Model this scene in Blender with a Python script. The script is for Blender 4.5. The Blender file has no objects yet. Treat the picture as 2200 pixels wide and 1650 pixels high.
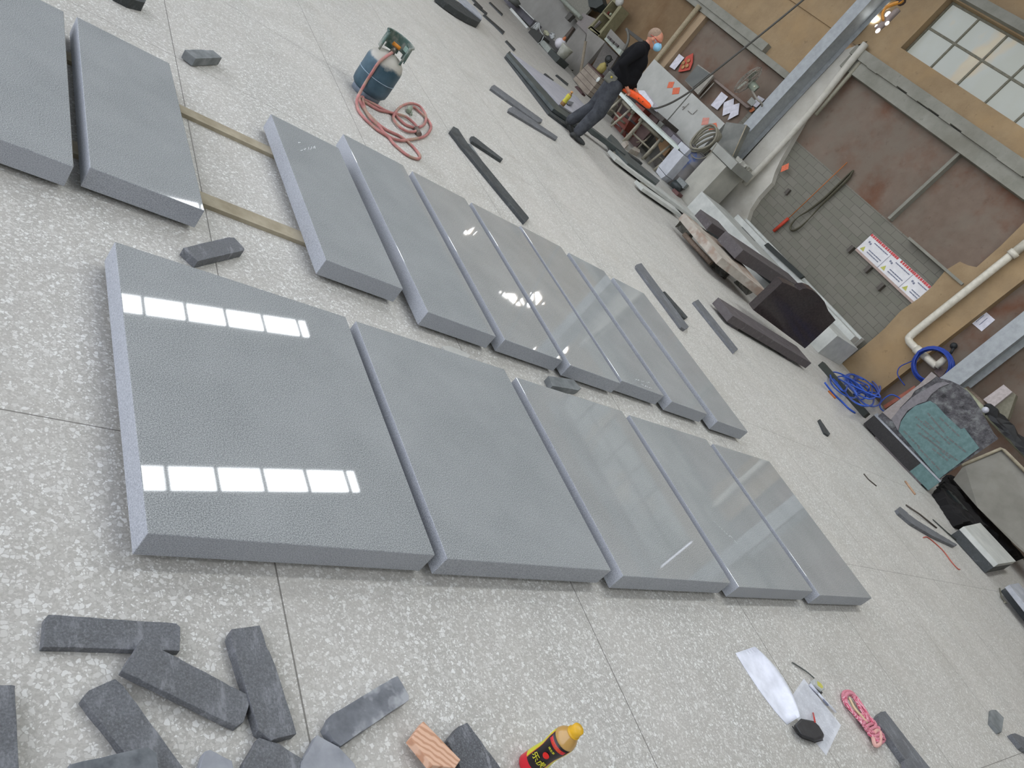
import bpy, bmesh, math, random
from mathutils import Vector, Matrix
random.seed(7)
sc = bpy.context.scene
COL = sc.collection
PI = math.pi

# ------------------------------------------------------------------ camera
EYE = Vector((0.0, 0.0, 1.5))
FPX, PITCH, ROLL, AZ = 1638.35, 0.42164, 0.7432, 0.85972      # focal length in pixels of the 2200 wide frame
FWD = Vector((math.sin(AZ)*math.cos(PITCH), math.cos(AZ)*math.cos(PITCH), -math.sin(PITCH)))
_r0 = Vector((math.cos(AZ), -math.sin(AZ), 0)); _u0 = _r0.cross(FWD)
RGT = math.cos(ROLL)*_r0 + math.sin(ROLL)*_u0
UPV = -math.sin(ROLL)*_r0 + math.cos(ROLL)*_u0
cam = bpy.data.cameras.new('camera'); cam.sensor_width = 36; cam.lens = FPX/2200*36; cam.clip_end = 200
camo = bpy.data.objects.new('camera', cam); COL.objects.link(camo)
M = Matrix((RGT, UPV, -FWD)).transposed().to_4x4(); M.translation = EYE; camo.matrix_world = M
sc.camera = camo
sc.view_settings.view_transform = 'Standard'; sc.view_settings.look = 'None'
sc.view_settings.exposure = 0.18; sc.view_settings.gamma = 1.0

# ------------------------------------------------------------------ sky
w = bpy.data.worlds.new('sky'); sc.world = w; w.use_nodes = True
bg = w.node_tree.nodes['Background']
bg.inputs[0].default_value = (0.84, 0.88, 1.0, 1); bg.inputs[1].default_value = 2.5
SKYLIGHT = 18.0        # daylight behind the roof lights

# ------------------------------------------------------------------ measuring helpers (a point of the place from where it shows)
def ray(x, y): return FPX*FWD + (x-1100)*RGT - (y-825)*UPV
def G(x, y, z=0.0):                      # on a level plane
    d = ray(x, y); return EYE + d*((z-EYE.z)/d.z)
def W(x, y, X=11.9):                     # on a plane parallel to the long wall
    d = ray(x, y); return EYE + d*(X/d.x)
def VP(x, y, A, B):                      # on the upright plane through two ground points
    n = Vector((-(B.y-A.y), B.x-A.x, 0)).normalized(); d = ray(x, y)
    return EYE + d*((Vector((A.x, A.y, 0))-EYE).dot(n)/d.dot(n))
def HZ(A, x, y):                         # height above the floor of what shows at x,y straight above A
    d = ray(x, y); t = (A.x*d.x+A.y*d.y)/(d.x*d.x+d.y*d.y); return EYE.z+t*d.z

# ------------------------------------------------------------------ objects
def tag(o, label=None, cat=None, group=None, kind=None):
    if label: o['label'] = label
    if cat: o['category'] = cat
    if group: o['group'] = group
    if kind: o['kind'] = kind
    return o
def thing(name, label, cat, loc=(0, 0, 0), group=None, rz=0.0):
    o = bpy.data.objects.new(name, None); o.empty_display_size = 0.05; COL.objects.link(o)
    o.location = loc; o.rotation_euler.z = rz
    return tag(o, label, cat, group, 'thing')
class MB:
    """collects shapes in world space, then becomes ONE mesh object"""
    def __init__(s): s.v = []; s.f = []; s.m = []; s.sm = []
    def add(s, vs, fs, mi=0, smooth=False):
        k = len(s.v); s.v += [Vector(p) for p in vs]
        for f in fs: s.f.append([k+i for i in f]); s.m.append(mi); s.sm.append(smooth)
        return s
    def prism(s, top, t, mi=0, mtop=None, mside=None):   # top polygon, thickness downwards (number) or bottom polygon
        n = len(top); top = [Vector(p) for p in top]
        bot = [Vector(p) for p in t] if isinstance(t, (list, tuple)) else [p-Vector((0, 0, t)) for p in top]
        a = sum(((top[i].x*top[(i+1) % n].y-top[(i+1) % n].x*top[i].y) for i in range(n)))
        if a < 0: top.reverse(); bot.reverse()
        k = len(s.v); s.v += top+bot
        s.f.append([k+i for i in range(n)]); s.m.append(mi if mtop is None else mtop)
        s.f.append([k+n+i for i in reversed(range(n))]); s.m.append(mi)
        for i in range(n):
            j = (i+1) % n; s.f.append([k+j, k+i, k+n+i, k+n+j]); s.m.append(mi if mside is None else mside)
        s.sm += [False]*(n+2); return s
    def extr(s, poly, d, mi=0, mfront=None):             # any planar polygon pushed along d
        n = len(poly); a = [Vector(p) for p in poly]; b = [p+Vector(d) for p in a]; k = len(s.v); s.v += a+b
        s.f.append([k+i for i in range(n)]); s.m.append(mi if mfront is None else mfront)
        s.f.append([k+n+i for i in reversed(range(n))]); s.m.append(mi)
        for i in range(n):
            j = (i+1) % n; s.f.append([k+j, k+i, k+n+i, k+n+j]); s.m.append(mi)
        s.sm += [False]*(n+2); return s
    def box(s, c, d, rz=0.0, mi=0, R=None):              # centre, full size
        c = Vector(c); R = R or Matrix.Rotation(rz, 3, 'Z')
        vs = [c + R @ Vector((sx*d[0]/2, sy*d[1]/2, sz*d[2]/2)) for sx in (-1, 1) for sy in (-1, 1) for sz in (-1, 1)]
        return s.add(vs, [(0, 1, 3, 2), (4, 6, 7, 5), (0, 4, 5, 1), (2, 3, 7, 6), (0, 2, 6, 4), (1, 5, 7, 3)], mi)
    def b2(s, x0, x1, y0, y1, z0, z1, mi=0): return s.box(((x0+x1)/2, (y0+y1)/2, (z0+z1)/2), (abs(x1-x0), abs(y1-y0), abs(z1-z0)), 0, mi)
    def tube(s, pts, r, n=8, mi=0, closed=False, flat=1.0):
        pts = [Vector(p) for p in pts]; N = len(pts); rs = r if isinstance(r, (list, tuple)) else [r]*N
        rings = []; ref = None
        for i, p in enumerate(pts):
            a = pts[(i-1) % N] if (closed or i > 0) else p; b = pts[(i+1) % N] if (closed or i < N-1) else p
            t = (b-a).normalized()
            if ref is None: ref = Vector((0, 0, 1)) if abs(t.z) < .9 else Vector((1, 0, 0))
            u = t.cross(ref); u = u.normalized() if u.length > 1e-5 else t.orthogonal().normalized(); v = u.cross(t).normalized(); ref = v
            rings.append([p+(u*math.cos(2*PI*k/n)+v*flat*math.sin(2*PI*k/n))*rs[i] for k in range(n)])
        k0 = len(s.v)
        for g in rings: s.v += g
        for i in range(N if closed else N-1):
            a = k0+i*n; b = k0+((i+1) % N)*n
            for k in range(n): s.f.append([a+k, a+(k+1) % n, b+(k+1) % n, b+k]); s.m.append(mi); s.sm.append(True)
        if not closed:
            s.f.append([k0+k for k in reversed(range(n))]); s.f.append([k0+(N-1)*n+k for k in range(n)]); s.m += [mi, mi]; s.sm += [False, False]
        return s
    def lathe(s, o, prof, n=32, mi=0, R=None, mis=None):  # profile [(radius, height)]
        o = Vector(o); R = R or Matrix.Identity(3); k0 = len(s.v)
        for (r, h) in prof:
            for k in range(n): s.v.append(o + R @ Vector((r*math.cos(2*PI*k/n), r*math.sin(2*PI*k/n), h)))
        for i in range(len(prof)-1):
            for k in range(n):
                s.f.append([k0+i*n+k, k0+i*n+(k+1) % n, k0+(i+1)*n+(k+1) % n, k0+(i+1)*n+k]); s.m.append(mis[i] if mis else mi); s.sm.append(True)
        s.f.append([k0+k for k in reversed(range(n))]); s.f.append([k0+(len(prof)-1)*n+k for k in range(n)])
        s.m += [mis[0] if mis else mi, mis[-1] if mis else mi]; s.sm += [False, False]; return s
    def ball(s, c, r, mi=0, n=12, m=8, R=None):
        r = (r, r, r) if not isinstance(r, (tuple, list)) else r; c = Vector(c); R = R or Matrix.Identity(3); k0 = len(s.v)
        for i in range(1, m):
            th = PI*i/m
            for k in range(n): s.v.append(c+R @ Vector((r[0]*math.sin(th)*math.cos(2*PI*k/n), r[1]*math.sin(th)*math.sin(2*PI*k/n), -r[2]*math.cos(th))))
        lo = len(s.v); s.v += [c+R @ Vector((0, 0, -r[2])), c+R @ Vector((0, 0, r[2]))]
        for i in range(m-2):
            for k in range(n): s.f.append([k0+i*n+k, k0+i*n+(k+1) % n, k0+(i+1)*n+(k+1) % n, k0+(i+1)*n+k]); s.m.append(mi); s.sm.append(True)
        for k in range(n):
            s.f.append([lo, k0+(k+1) % n, k0+k]); s.f.append([lo+1, k0+(m-2)*n+k, k0+(m-2)*n+(k+1) % n]); s.m += [mi, mi]; s.sm += [True, True]
        return s
    def build(s, name, mats, parent=None, bevel=0.0, seg=2, rough=0.0, cell=None):
        mats = mats if isinstance(mats, (list, tuple)) else [mats]
        if parent: org = (parent.matrix_basis.translation if parent.parent is None else parent.matrix_basis.translation+parent.parent.matrix_basis.translation).copy()
        else: org = Vector((sum(v.x for v in s.v)/len(s.v), sum(v.y for v in s.v)/len(s.v), min(v.z for v in s.v)))
        me = bpy.data.meshes.new(name); me.from_pydata([v-org for v in s.v], [], s.f)
        for m_ in mats: me.materials.append(m_)
        for i, p in enumerate(me.polygons): p.material_index = s.m[i]; p.use_smooth = s.sm[i]
        bm = bmesh.new(); bm.from_mesh(me)
        if cell:                                   # chop long faces up, then chip the surface a little
            for ax in range(3):
                lo = min(v.co[ax] for v in bm.verts); hi = max(v.co[ax] for v in bm.verts); q = lo+cell
                no = Vector((0, 0, 0)); no[ax] = 1
                while q < hi-cell*.4:
                    co = Vector((0, 0, 0)); co[ax] = q
                    bmesh.ops.bisect_plane(bm, geom=bm.verts[:]+bm.edges[:]+bm.faces[:], plane_co=co, plane_no=no); q += cell
            for v in bm.verts: v.co += Vector((random.uniform(-1, 1), random.uniform(-1, 1), random.uniform(-1, 1)))*rough
        bmesh.ops.recalc_face_normals(bm, faces=bm.faces); bm.to_mesh(me); bm.free()
        o = bpy.data.objects.new(name, me); COL.objects.link(o)
        if parent: o.parent = parent
        else: o.location = org
        if bevel: b = o.modifiers.new('edge', 'BEVEL'); b.width = bevel; b.segments = seg; b.limit_method = 'ANGLE'; b.angle_limit = 0.7
        return o
def solid(name, mb, mats, label, cat, group=None, **k): return tag(mb.build(name, mats, None, **k), label, cat, group, 'thing')
def struct(name, mb, mats, parent=None, **k): return tag(mb.build(name, mats, parent, **k), kind=None if parent else 'structure')
def copy_tree(o, parent=None):
    c = o.copy(); COL.objects.link(c); c.parent = parent
    for ch in [x for x in COL.objects if x.parent == o]: copy_tree(ch, c)
    return c
def smooth_path(pts, k=6, closed=False):
    pts = [Vector(p) for p in pts]; N = len(pts); out = []
    for i in range(N if closed else N-1):
        p0 = pts[(i-1) % N] if (closed or i > 0) else pts[i]; p1 = pts[i]; p2 = pts[(i+1) % N]; p3 = pts[(i+2) % N] if (closed or i < N-2) else p2
        for j in range(k):
            t = j/k; out.append(.5*((2*p1)+(p2-p0)*t+(2*p0-5*p1+4*p2-p3)*t*t+(3*p1-p0-3*p2+p3)*t**3))
    if not closed: out.append(pts[-1])
    return out

# ------------------------------------------------------------------ materials
def lin(c):
    if isinstance(c, str): c = tuple(int(c[i:i+2], 16) for i in (0, 2, 4))
    return tuple(((v/255)/12.92 if v/255 <= .04045 else ((v/255+.055)/1.055)**2.4) for v in c)+(1,)
class N:
    def __init__(s, name, rough=.6, spec=.5, metal=0.0):
        s.m = bpy.data.materials.new(name); s.m.use_nodes = True; s.t = s.m.node_tree; s.b = s.t.nodes['Principled BSDF']
        s.b.inputs['Roughness'].default_value = rough; s.b.inputs['Specular IOR Level'].default_value = spec; s.b.inputs['Metallic'].default_value = metal
        s.tc = s.t.nodes.new('ShaderNodeTexCoord')
    def n(s, ty, **k):
        o = s.t.nodes.new(ty)
        for a, b in k.items(): setattr(o, a, b)
        return o
    def l(s, a, b): s.t.links.new(a, b)
    def coord(s, gl=False, scale=(1, 1, 1), rot=0.0):
        mp = s.n('ShaderNodeMapping'); mp.inputs['Scale'].default_value = scale; mp.inputs['Rotation'].default_value = (0, 0, rot)
        if gl: g = s.n('ShaderNodeNewGeometry'); s.l(g.outputs['Position'], mp.inputs[0])
        else: s.l(s.tc.outputs['Object'], mp.inputs[0])
        return mp.outputs[0]
    def noise(s, co, scale, detail=3, rough=.6):
        x = s.n('ShaderNodeTexNoise'); x.inputs['Scale'].default_value = scale; x.inputs['Detail'].default_value = detail; x.inputs['Roughness'].default_value = rough
        s.l(co, x.inputs['Vector']); return x.outputs['Fac']
    def ramp(s, f, stops):
        r = s.n('ShaderNodeValToRGB'); s.l(f, r.inputs[0]); e = r.color_ramp.elements
        while len(e) < len(stops): e.new(.5)
        for i, (p, c) in enumerate(stops):
            e[i].position = p; e[i].color = lin(c) if not isinstance(c, float) else (c, c, c, 1)
        return r.outputs[0]
    def mix(s, f, a, b, mode='MIX'):
        x = s.n('ShaderNodeMix', data_type='RGBA', blend_type=mode)
        if isinstance(f, float): x.inputs[0].default_value = f
        else: s.l(f, x.inputs[0])
        for i, q in ((6, a), (7, b)):
            if isinstance(q, (tuple, str)): x.inputs[i].default_value = lin(q)
            else: s.l(q, x.inputs[i])
        return x.outputs[2]
    def math(s, op, a, b=0.0, c=None):
        x = s.n('ShaderNodeMath', operation=op)
        for i, q in enumerate((a, b) if c is None else (a, b, c)):
            if isinstance(q, (int, float)): x.inputs[i].default_value = q
            else: s.l(q, x.inputs[i])
        return x.outputs[0]
    def col(s, c):
        if isinstance(c, (tuple, str)): s.b.inputs['Base Color'].default_value = lin(c)
        else: s.l(c, s.b.inputs['Base Color'])
    def bump(s, h, st=.3, dist=.01):
        x = s.n('ShaderNodeBump'); x.inputs['Strength'].default_value = st; x.inputs['Distance'].default_value = dist
        s.l(h, x.inputs['Height']); s.l(x.outputs[0], s.b.inputs['Normal'])
_mc = {}
def mottled(name, c1, c2, scale=30, rough=.7, spec=.4, detail=4, bump=0.0, metal=0.0, c3=None, scale2=3):
    if name in _mc: return _mc[name]
    a = N(name, rough, spec, metal); co = a.coord()
    f = a.noise(co, scale, detail); base = a.ramp(f, [(.32, c1), (.68, c2)])
    if c3: base = a.mix(a.math('MULTIPLY', a.ramp(a.noise(co, scale2, 3), [(.5, 0.0), (.62, 1.0)]), .8), base, c3)
    a.col(base)
    if bump: a.bump(f, bump)
    _mc[name] = a.m; return a.m
def plain(name, c, rough=.6, spec=.4, metal=0.0):
    d = tuple(int(c[i:i+2], 16) for i in (0, 2, 4)) if isinstance(c, str) else c
    return mottled(name, tuple(int(v*.93) for v in d), tuple(min(255, int(v*1.04)) for v in d), 14, rough, spec, 3, 0, metal)

def floor_mat():
    a = N('terrazzo', .42, .42); co = a.coord(True)
    wn = a.n('ShaderNodeTexNoise'); wn.inputs['Scale'].default_value = 70; a.l(co, wn.inputs['Vector'])
    va = a.n('ShaderNodeVectorMath', operation='MULTIPLY_ADD'); a.l(wn.outputs['Color'], va.inputs[0]); va.inputs[1].default_value = (.010, .010, .010); a.l(co, va.inputs[2])
    c = a.ramp(a.noise(co, 160, 3), [(.3, (160, 157, 149)), (.7, (188, 185, 177))])
    for sc_, lo, hi, pk in ((165, .05, .16, .55), (88, .05, .13, .62)):
        v1 = a.n('ShaderNodeTexVoronoi', feature='F1'); v2 = a.n('ShaderNodeTexVoronoi', feature='DISTANCE_TO_EDGE')
        for v in (v1, v2): v.inputs['Scale'].default_value = sc_; a.l(va.outputs[0], v.inputs['Vector'])
        sep = a.n('ShaderNodeSeparateColor'); a.l(v1.outputs['Color'], sep.inputs[0])
        m_ = a.math('MULTIPLY', a.ramp(v2.outputs['Distance'], [(lo, 0.0), (hi, 1.0)]), a.math('GREATER_THAN', sep.outputs[0], pk))
        c = a.mix(m_, c, a.ramp(sep.outputs[1], [(0.0, (182, 180, 172)), (.5, (202, 200, 193)), (1.0, (228, 228, 223))]))
    dark = a.math('MULTIPLY', a.ramp(a.noise(co, 420, 2), [(.64, 0.0), (.72, 1.0)]), .35)
    c = a.mix(dark, c, (128, 124, 114))
    # dust and worn patches, lengthwise
    st = a.noise(a.coord(True, (1.6, .35, 1), .5), 1.4, 5, .65)
    c = a.mix(a.ramp(st, [(.38, .0), (.75, .4)]), c, (208, 203, 194))
    st2 = a.noise(co, 2.2, 5); c = a.mix(a.ramp(st2, [(.5, 0.0), (.72, .22)]), c, (152, 147, 134))
    scr = a.noise(a.coord(True, (14, .8, 1), .45), 2.0, 4, .7); c = a.mix(a.ramp(scr, [(.66, 0.0), (.72, .25)]), c, (118, 114, 105))
    # joints
    mp = a.coord(True, (1, 1, 1), 0.028); sx = a.n('ShaderNodeSeparateXYZ'); a.l(mp, sx.inputs[0])
    def line(o, off, p, wd):
        t = a.math('PINGPONG', a.math('SUBTRACT', o, off), p/2)
        return a.math('LESS_THAN', t, wd)
    j = a.math('MAXIMUM', line(sx.outputs[0], 1.01, 1.195, .0024), line(sx.outputs[1], 1.475, 1.31, .0018))
    c = a.mix(a.math('MULTIPLY', j, .8), c, (92, 88, 80))
    a.col(c)
    r = a.ramp(a.noise(co, 5, 4), [(.3, .36), (.7, .58)]); a.l(r, a.b.inputs['Roughness'])
    return a.m
def granite(name, dark, mid, light, rough, spec=.5, fine=480):
    a = N(name, rough, spec); co = a.coord(True)
    f = a.noise(co, fine, 4, .75); c = a.ramp(f, [(.36, dark), (.49, mid), (.63, light)])
    c = a.mix(a.ramp(a.noise(co, 3.5, 4), [(.35, 0.0), (.75, .25)]), c, light); a.col(c); return a.m
FLOOR = floor_mat()
GR_TOP = granite('polished_granite', (104, 109, 110), (146, 149, 148), (192, 194, 192), .028, .5, 300)
GR_SIDE = granite('sawn_granite', (130, 133, 138), (160, 163, 167), (186, 189, 193), .7, .3, 300)
def black_stone(name, c1=(40, 42, 44), c2=(72, 75, 78), dust=(128, 130, 134)):
    a = N(name, .55, .45); co = a.coord()
    f = a.noise(co, 12, 6, .7); base = a.ramp(f, [(.3, c1), (.7, c2)]); g = a.noise(co, 210, 3, .7)
    base = a.mix(a.ramp(g, [(.5, 0.0), (.72, .5)]), base, dust); base = a.mix(a.ramp(g, [(.28, .45), (.46, 0.0)]), base, tuple(int(v*.5) for v in c1))
    m_ = a.noise(a.coord(False, (3, 1, 1)), 11, 6, .75); base = a.mix(a.ramp(m_, [(.55, 0.0), (.66, .6)]), base, dust)
    a.col(base); a.bump(g, .12); a.l(a.ramp(f, [(.3, .4), (.7, .75)]), a.b.inputs['Roughness']); return a.m
BLK = black_stone('rough_black_granite', (84, 86, 88), (110, 112, 115), (146, 148, 151))
BLK2 = black_stone('sawn_black_granite', (40, 44, 44), (66, 70, 70), (95, 98, 98))
BLKP = mottled('polished_black_granite', (30, 29, 30), (44, 42, 42), 60, .12, .5)
DUST = mottled('dusty_stone', (140, 143, 148), (176, 178, 182), 8, .8, .3, 5)
WOOD = mottled('pale_timber', (150, 140, 118), (178, 168, 146), 10, .8, .2)
# ================================================================== the setting
fl = MB().b2(-8, 16.5, -7, 36, -.12, 0); struct('floor', fl, FLOOR)

def wall_mat(name, c1, c2, st, stain=(96, 62, 40), amt=.7, sscale=1.2, grey=None):
    a = N(name, .9, .15); co = a.coord(True)
    c = a.ramp(a.noise(co, 2.2, 6, .7), [(.3, c1), (.7, c2)])
    c = a.mix(a.math('MULTIPLY', a.ramp(a.noise(co, sscale, 6, .6), [(.48, 0.0), (.68, 1.0)]), amt), c, stain)
    if grey: c = a.mix(a.math('MULTIPLY', a.ramp(a.noise(co, 1.7, 4, .6), [(.42, 0.0), (.62, 1.0)]), .7), c, grey)
    c = a.mix(a.math('MULTIPLY', a.ramp(a.noise(co, 9, 4, .7), [(.62, 0.0), (.72, 1.0)]), .35), c, st)
    a.col(c); a.bump(a.noise(co, 30, 5), .15); return a.m
TAN = wall_mat('tan_plaster', (140, 119, 91), (160, 139, 108), (97, 82, 63), (167, 140, 102), .6)
PINK = wall_mat('pinkish_render', (109, 95, 83), (126, 111, 98), (88, 74, 62), (104, 60, 35), .75, 1.0, (120, 111, 99))
CONC = wall_mat('grey_concrete', (126, 125, 113), (149, 147, 136), (99, 97, 87), (117, 113, 100), .5)
WHT = wall_mat('dirty_whitewash', (184, 180, 168), (208, 205, 194), (150, 144, 130), (168, 160, 142), .5)
def brick_mat():
    a = N('block_masonry', .9, .15); g = a.n('ShaderNodeNewGeometry'); sp = a.n('ShaderNodeSeparateXYZ'); a.l(g.outputs['Position'], sp.inputs[0])
    cb = a.n('ShaderNodeCombineXYZ'); a.l(sp.outputs[1], cb.inputs[0]); a.l(sp.outputs[2], cb.inputs[1])
    nz = a.noise(a.coord(True), 7, 3)
    b = a.n('ShaderNodeTexBrick'); a.l(cb.outputs[0], b.inputs['Vector'])
    for k, v in (('Scale', 1.0), ('Mortar Size', .006), ('Brick Width', .25), ('Row Height', .115), ('Mortar Smooth', .6), ('Bias', 0.0)): b.inputs[k].default_value = v
    b.inputs['Color1'].default_value = lin((116, 115, 103)); b.inputs['Color2'].default_value = lin((125, 122, 111)); b.inputs['Mortar'].default_value = lin((95, 92, 84))
    c = a.mix(a.ramp(nz, [(.35, 0.0), (.8, .6)]), b.outputs['Color'], (120, 116, 106)); a.col(c)
    a.bump(b.outputs['Fac'], -.25, .006); return a.m
BRICK = brick_mat()
STEEL = mottled('grey_painted_steel', (146, 150, 150), (164, 168, 168), 12, .5, .4)
PVC = mottled('cream_pipe_plastic', (196, 190, 172), (216, 210, 194), 16, .4, .4)
PVCG = mottled('greyish_pipe_plastic', (150, 150, 132), (172, 172, 152), 16, .5, .4)
ROOF = mottled('roof_sheet', (118, 122, 126), (140, 144, 148), 3, .7, .2)

XW = 11.9            # front of the wall's piers and beams
XR = 12.02           # recessed panels
WIN = [(8.954-.583*i) for i in range(5)]          # mullions of the long window, y
w_ = MB()
# wall above the window and between, with the real opening for the window panes
w_.b2(XW, XW+.35, -7, 36, 4.98, 5.75)
w_.b2(XW, XW+.35, 8.98, 36, 3.70, 4.98)
w_.b2(XW, XW+.35, 4.75, 8.98, 3.70, 4.03)
w_.b2(XW, XW+.35, -7, 4.75, 3.70, 4.98)
struct('wall_right', w_, TAN)
# the recessed bays below
def bay(y0, y1, z0, z1, mat, x=XR): return struct('wall_right', MB().b2(x, x+.2, y0, y1, z0, z1), mat)
bay(-7, 3.9, 0, 3.5, PINK); bay(3.9, 5.2, 0, 3.5, PINK)
bay(5.2, 10.6, 1.98, 3.5, PINK)
bay(5.2, 10.6, 0, 1.98, BRICK)
bay(10.6, 13.12, 0, 2.62, PINK)
bay(13.3, 36, 0, 3.7, wall_mat('umber_plaster', (118, 98, 74), (134, 113, 86), (98, 80, 60), (100, 72, 46), .5))
struct('wall_right', MB().b2(XW+.04, XW+.35, 10.0, 13.3, 2.62, 3.7), TAN)
# pier with the down pipe, its broken left edge, and the whitewashed pier by the first column
pp = [W(1816, 775), W(1855, 745), W(1880, 724), W(1900, 706), W(1935, 668), W(1975, 640), W(2000, 618), W(2032, 580), W(2062, 562), W(2080, 570), W(2098, 574), W(2150, 528), W(2200, 478)]
pp = [(XW, p.y, p.z) for p in pp] + [(XW, 5.15, 3.5), (XW, 4.62, 3.5), (XW, 4.72, 0), (XW, 5.45, 0)]
struct('trim_1', MB().extr(pp, (.13, 0, 0)), TAN)
wp = [W(1864, 88, 11.9), W(1745, 225), W(1676, 345), W(1664, 372), W(1658, 392), W(1628, 425), W(1612, 450), W(1604, 475)]
wp = [(XW, p.y, p.z) for p in wp] + [(XW, 8.72, 0), (XW, 9.75, 0), (XW, 9.85, 3.5)]
struct('trim_2', MB().extr(wp, (.13, 0, 0)), WHT)
struct('trim_3', MB().b2(XW, XR+.02, 13.1, 13.32, 0, 2.8), wall_mat('brown_pier', (158, 138, 112), (174, 152, 124), (130, 112, 90), (150, 128, 100), .4))
# concrete beam and its chipped ledge
led = MB(); ys = [9.62-.24*i for i in range(60)]
for i in range(len(ys)-1):
    d = random.choice([0, 0, .012, -.012, .02]); led.b2(XW-.10, XW+.1, ys[i+1], ys[i], 3.52+d, 3.70)
led.b2(XW-.05, XW+.12, -4.6, 9.62, 3.30, 3.52)
struct('trim_4', led, CONC)
struct('trim_5', MB().b2(XW-.09, XW+.1, 11.2, 36, 2.74, 2.90).b2(XW-.05, XW+.1, 10.2, 36, 2.62, 2.74), CONC)
struct('trim_6', MB().b2(XW-.03, XW+.1, 5.16, 6.3, 1.96, 2.0).b2(XW+.01, XW+.12, 6.78, 6.83, 2.0, 3.3), CONC)

# window: glass panes, steel bars
GLASS = N('dusty_lit_glass', .35, .5)
_co = GLASS.coord(True, (1, .8, .5)); _f = GLASS.noise(_co, 1.6, 3)
_g = GLASS.ramp(_f, [(.42, (176, 178, 166)), (.56, (182, 186, 180)), (.63, (206, 184, 146)), (.7, (214, 200, 160))])
GLASS.col((120, 124, 118)); GLASS.l(_g, GLASS.b.inputs['Emission Color']); GLASS.b.inputs['Emission Strength'].default_value = .36
BAR = mottled('olive_window_bars', (96, 94, 78), (120, 116, 98), 18, .6)
win = bpy.data.objects.new('window_1', None); COL.objects.link(win); win.location = (XW, 6.8, 4.03); tag(win, kind='structure')
for r_, (z0, z1) in enumerate(((4.05, 4.49), (4.52, 4.95))):
    for i in range(7):
        MB().b2(XW+.15, XW+.156, 8.954-.583*(i+1)+.012, 8.954-.583*i-.012, z0, z1).build('pane', GLASS.m, win)
fr = MB()
for i in range(8): fr.b2(XW+.13, XW+.175, 8.954-.583*i-.016, 8.954-.583*i+.016, 4.03, 4.98)
for z in (4.035, 4.505, 4.965): fr.b2(XW+.128, XW+.177, 4.87, 8.97, z-.017, z+.017)
fr.build('frame', BAR, win)
struct('trim_7', MB().b2(XW-.14, XW+.05, 4.5, 9.05, 5.0, 5.14), CONC)

# roof falling towards the wall, with strips of roof lights, some unseen and added
def rz(x): return 7.72-.175*x
SKY = N('backlit_roof_light', .4, .3); SKY.col((200, 205, 210)); SKY.b.inputs['Emission Color'].default_value = (.95, .98, 1, 1); SKY.b.inputs['Emission Strength'].default_value = SKYLIGHT
strips = [(7.04+3.73*k, 7.50+3.75*k) for k in range(-3, 2)]+[(14.2, 14.62)]
strips = [(a_, b_) for a_, b_ in strips]
X0 = 2.2
def slab_roof(mb, x0, x1, y0, y1, th=.06):
    mb.add([(x0, y0, rz(x0)), (x1, y0, rz(x1)), (x1, y1, rz(x1)), (x0, y1, rz(x0)), (x0, y0, rz(x0)+th), (x1, y0, rz(x1)+th), (x1, y1, rz(x1)+th), (x0, y1, rz(x0)+th)],
           [(0, 3, 2, 1), (4, 5, 6, 7), (0, 1, 5, 4), (1, 2, 6, 5), (2, 3, 7, 6), (3, 0, 4, 7)])
strips = [(-5.2, -4.8), (-1.0, -.72), (2.9, 3.36)]+strips[3:]  # first three strips are unseen, added to brighten the floor
rf = MB(); slab_roof(rf, -7, X0, -7, 36); slab_roof(rf, 11, 12.3, -7, 36)
e = [-7]+[q for s_ in strips for q in s_]+[36]
for i in range(0, len(e), 2): slab_roof(rf, X0, 11, e[i], e[i+1])
for (a_, b_) in strips[:2]+strips[3:]: slab_roof(rf, 7.25, 11, a_, b_)
struct('ceiling', rf, ROOF)
for k, (y0, y1) in enumerate(strips):
    wo = bpy.data.objects.new('window_%d' % (k+3), None); COL.objects.link(wo); wo.location = (X0, y0, rz(X0)); tag(wo, kind='structure')
    X1 = 11 if 2 < y0 < 5 else 7.25; pn = MB(); x = X0+.1; bars = MB()  # one added strip runs on further to lift the middle floor
    while x < X1-.05:
        x2 = min(x+.68, X1); slab_roof(pn, x+.03, x2-.03, y0+.02, y1-.02, .02); slab_roof(bars, x-.03, x+.03, y0, y1, .05); x = x2
    slab_roof(bars, X1-.03, X1, y0, y1, .05)
    pn.build('pane', SKY.m, wo); bars.build('frame', ROOF, wo)
struct('wall_back', MB().b2(-7, 12.2, -7.2, -7, 0, 9.2), CONC)
# end walls, steel posts of the open left side
struct('wall_front', MB().b2(-7, 16.6, 36, 36.2, 0, 9.2), CONC)

# steel columns (H section)
def hcol(y0, y1, label, x=XW, z1=5.7):
    m = MB(); d = (y0+y1)/2
    m.b2(x-.36, x-.34, y0, y1, 0, z1).b2(x-.02, x, y0, y1, 0, z1).b2(x-.34, x-.02, d-.01, d+.01, 0, z1)
    return solid('steel_column', m, STEEL, label, 'column')

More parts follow.
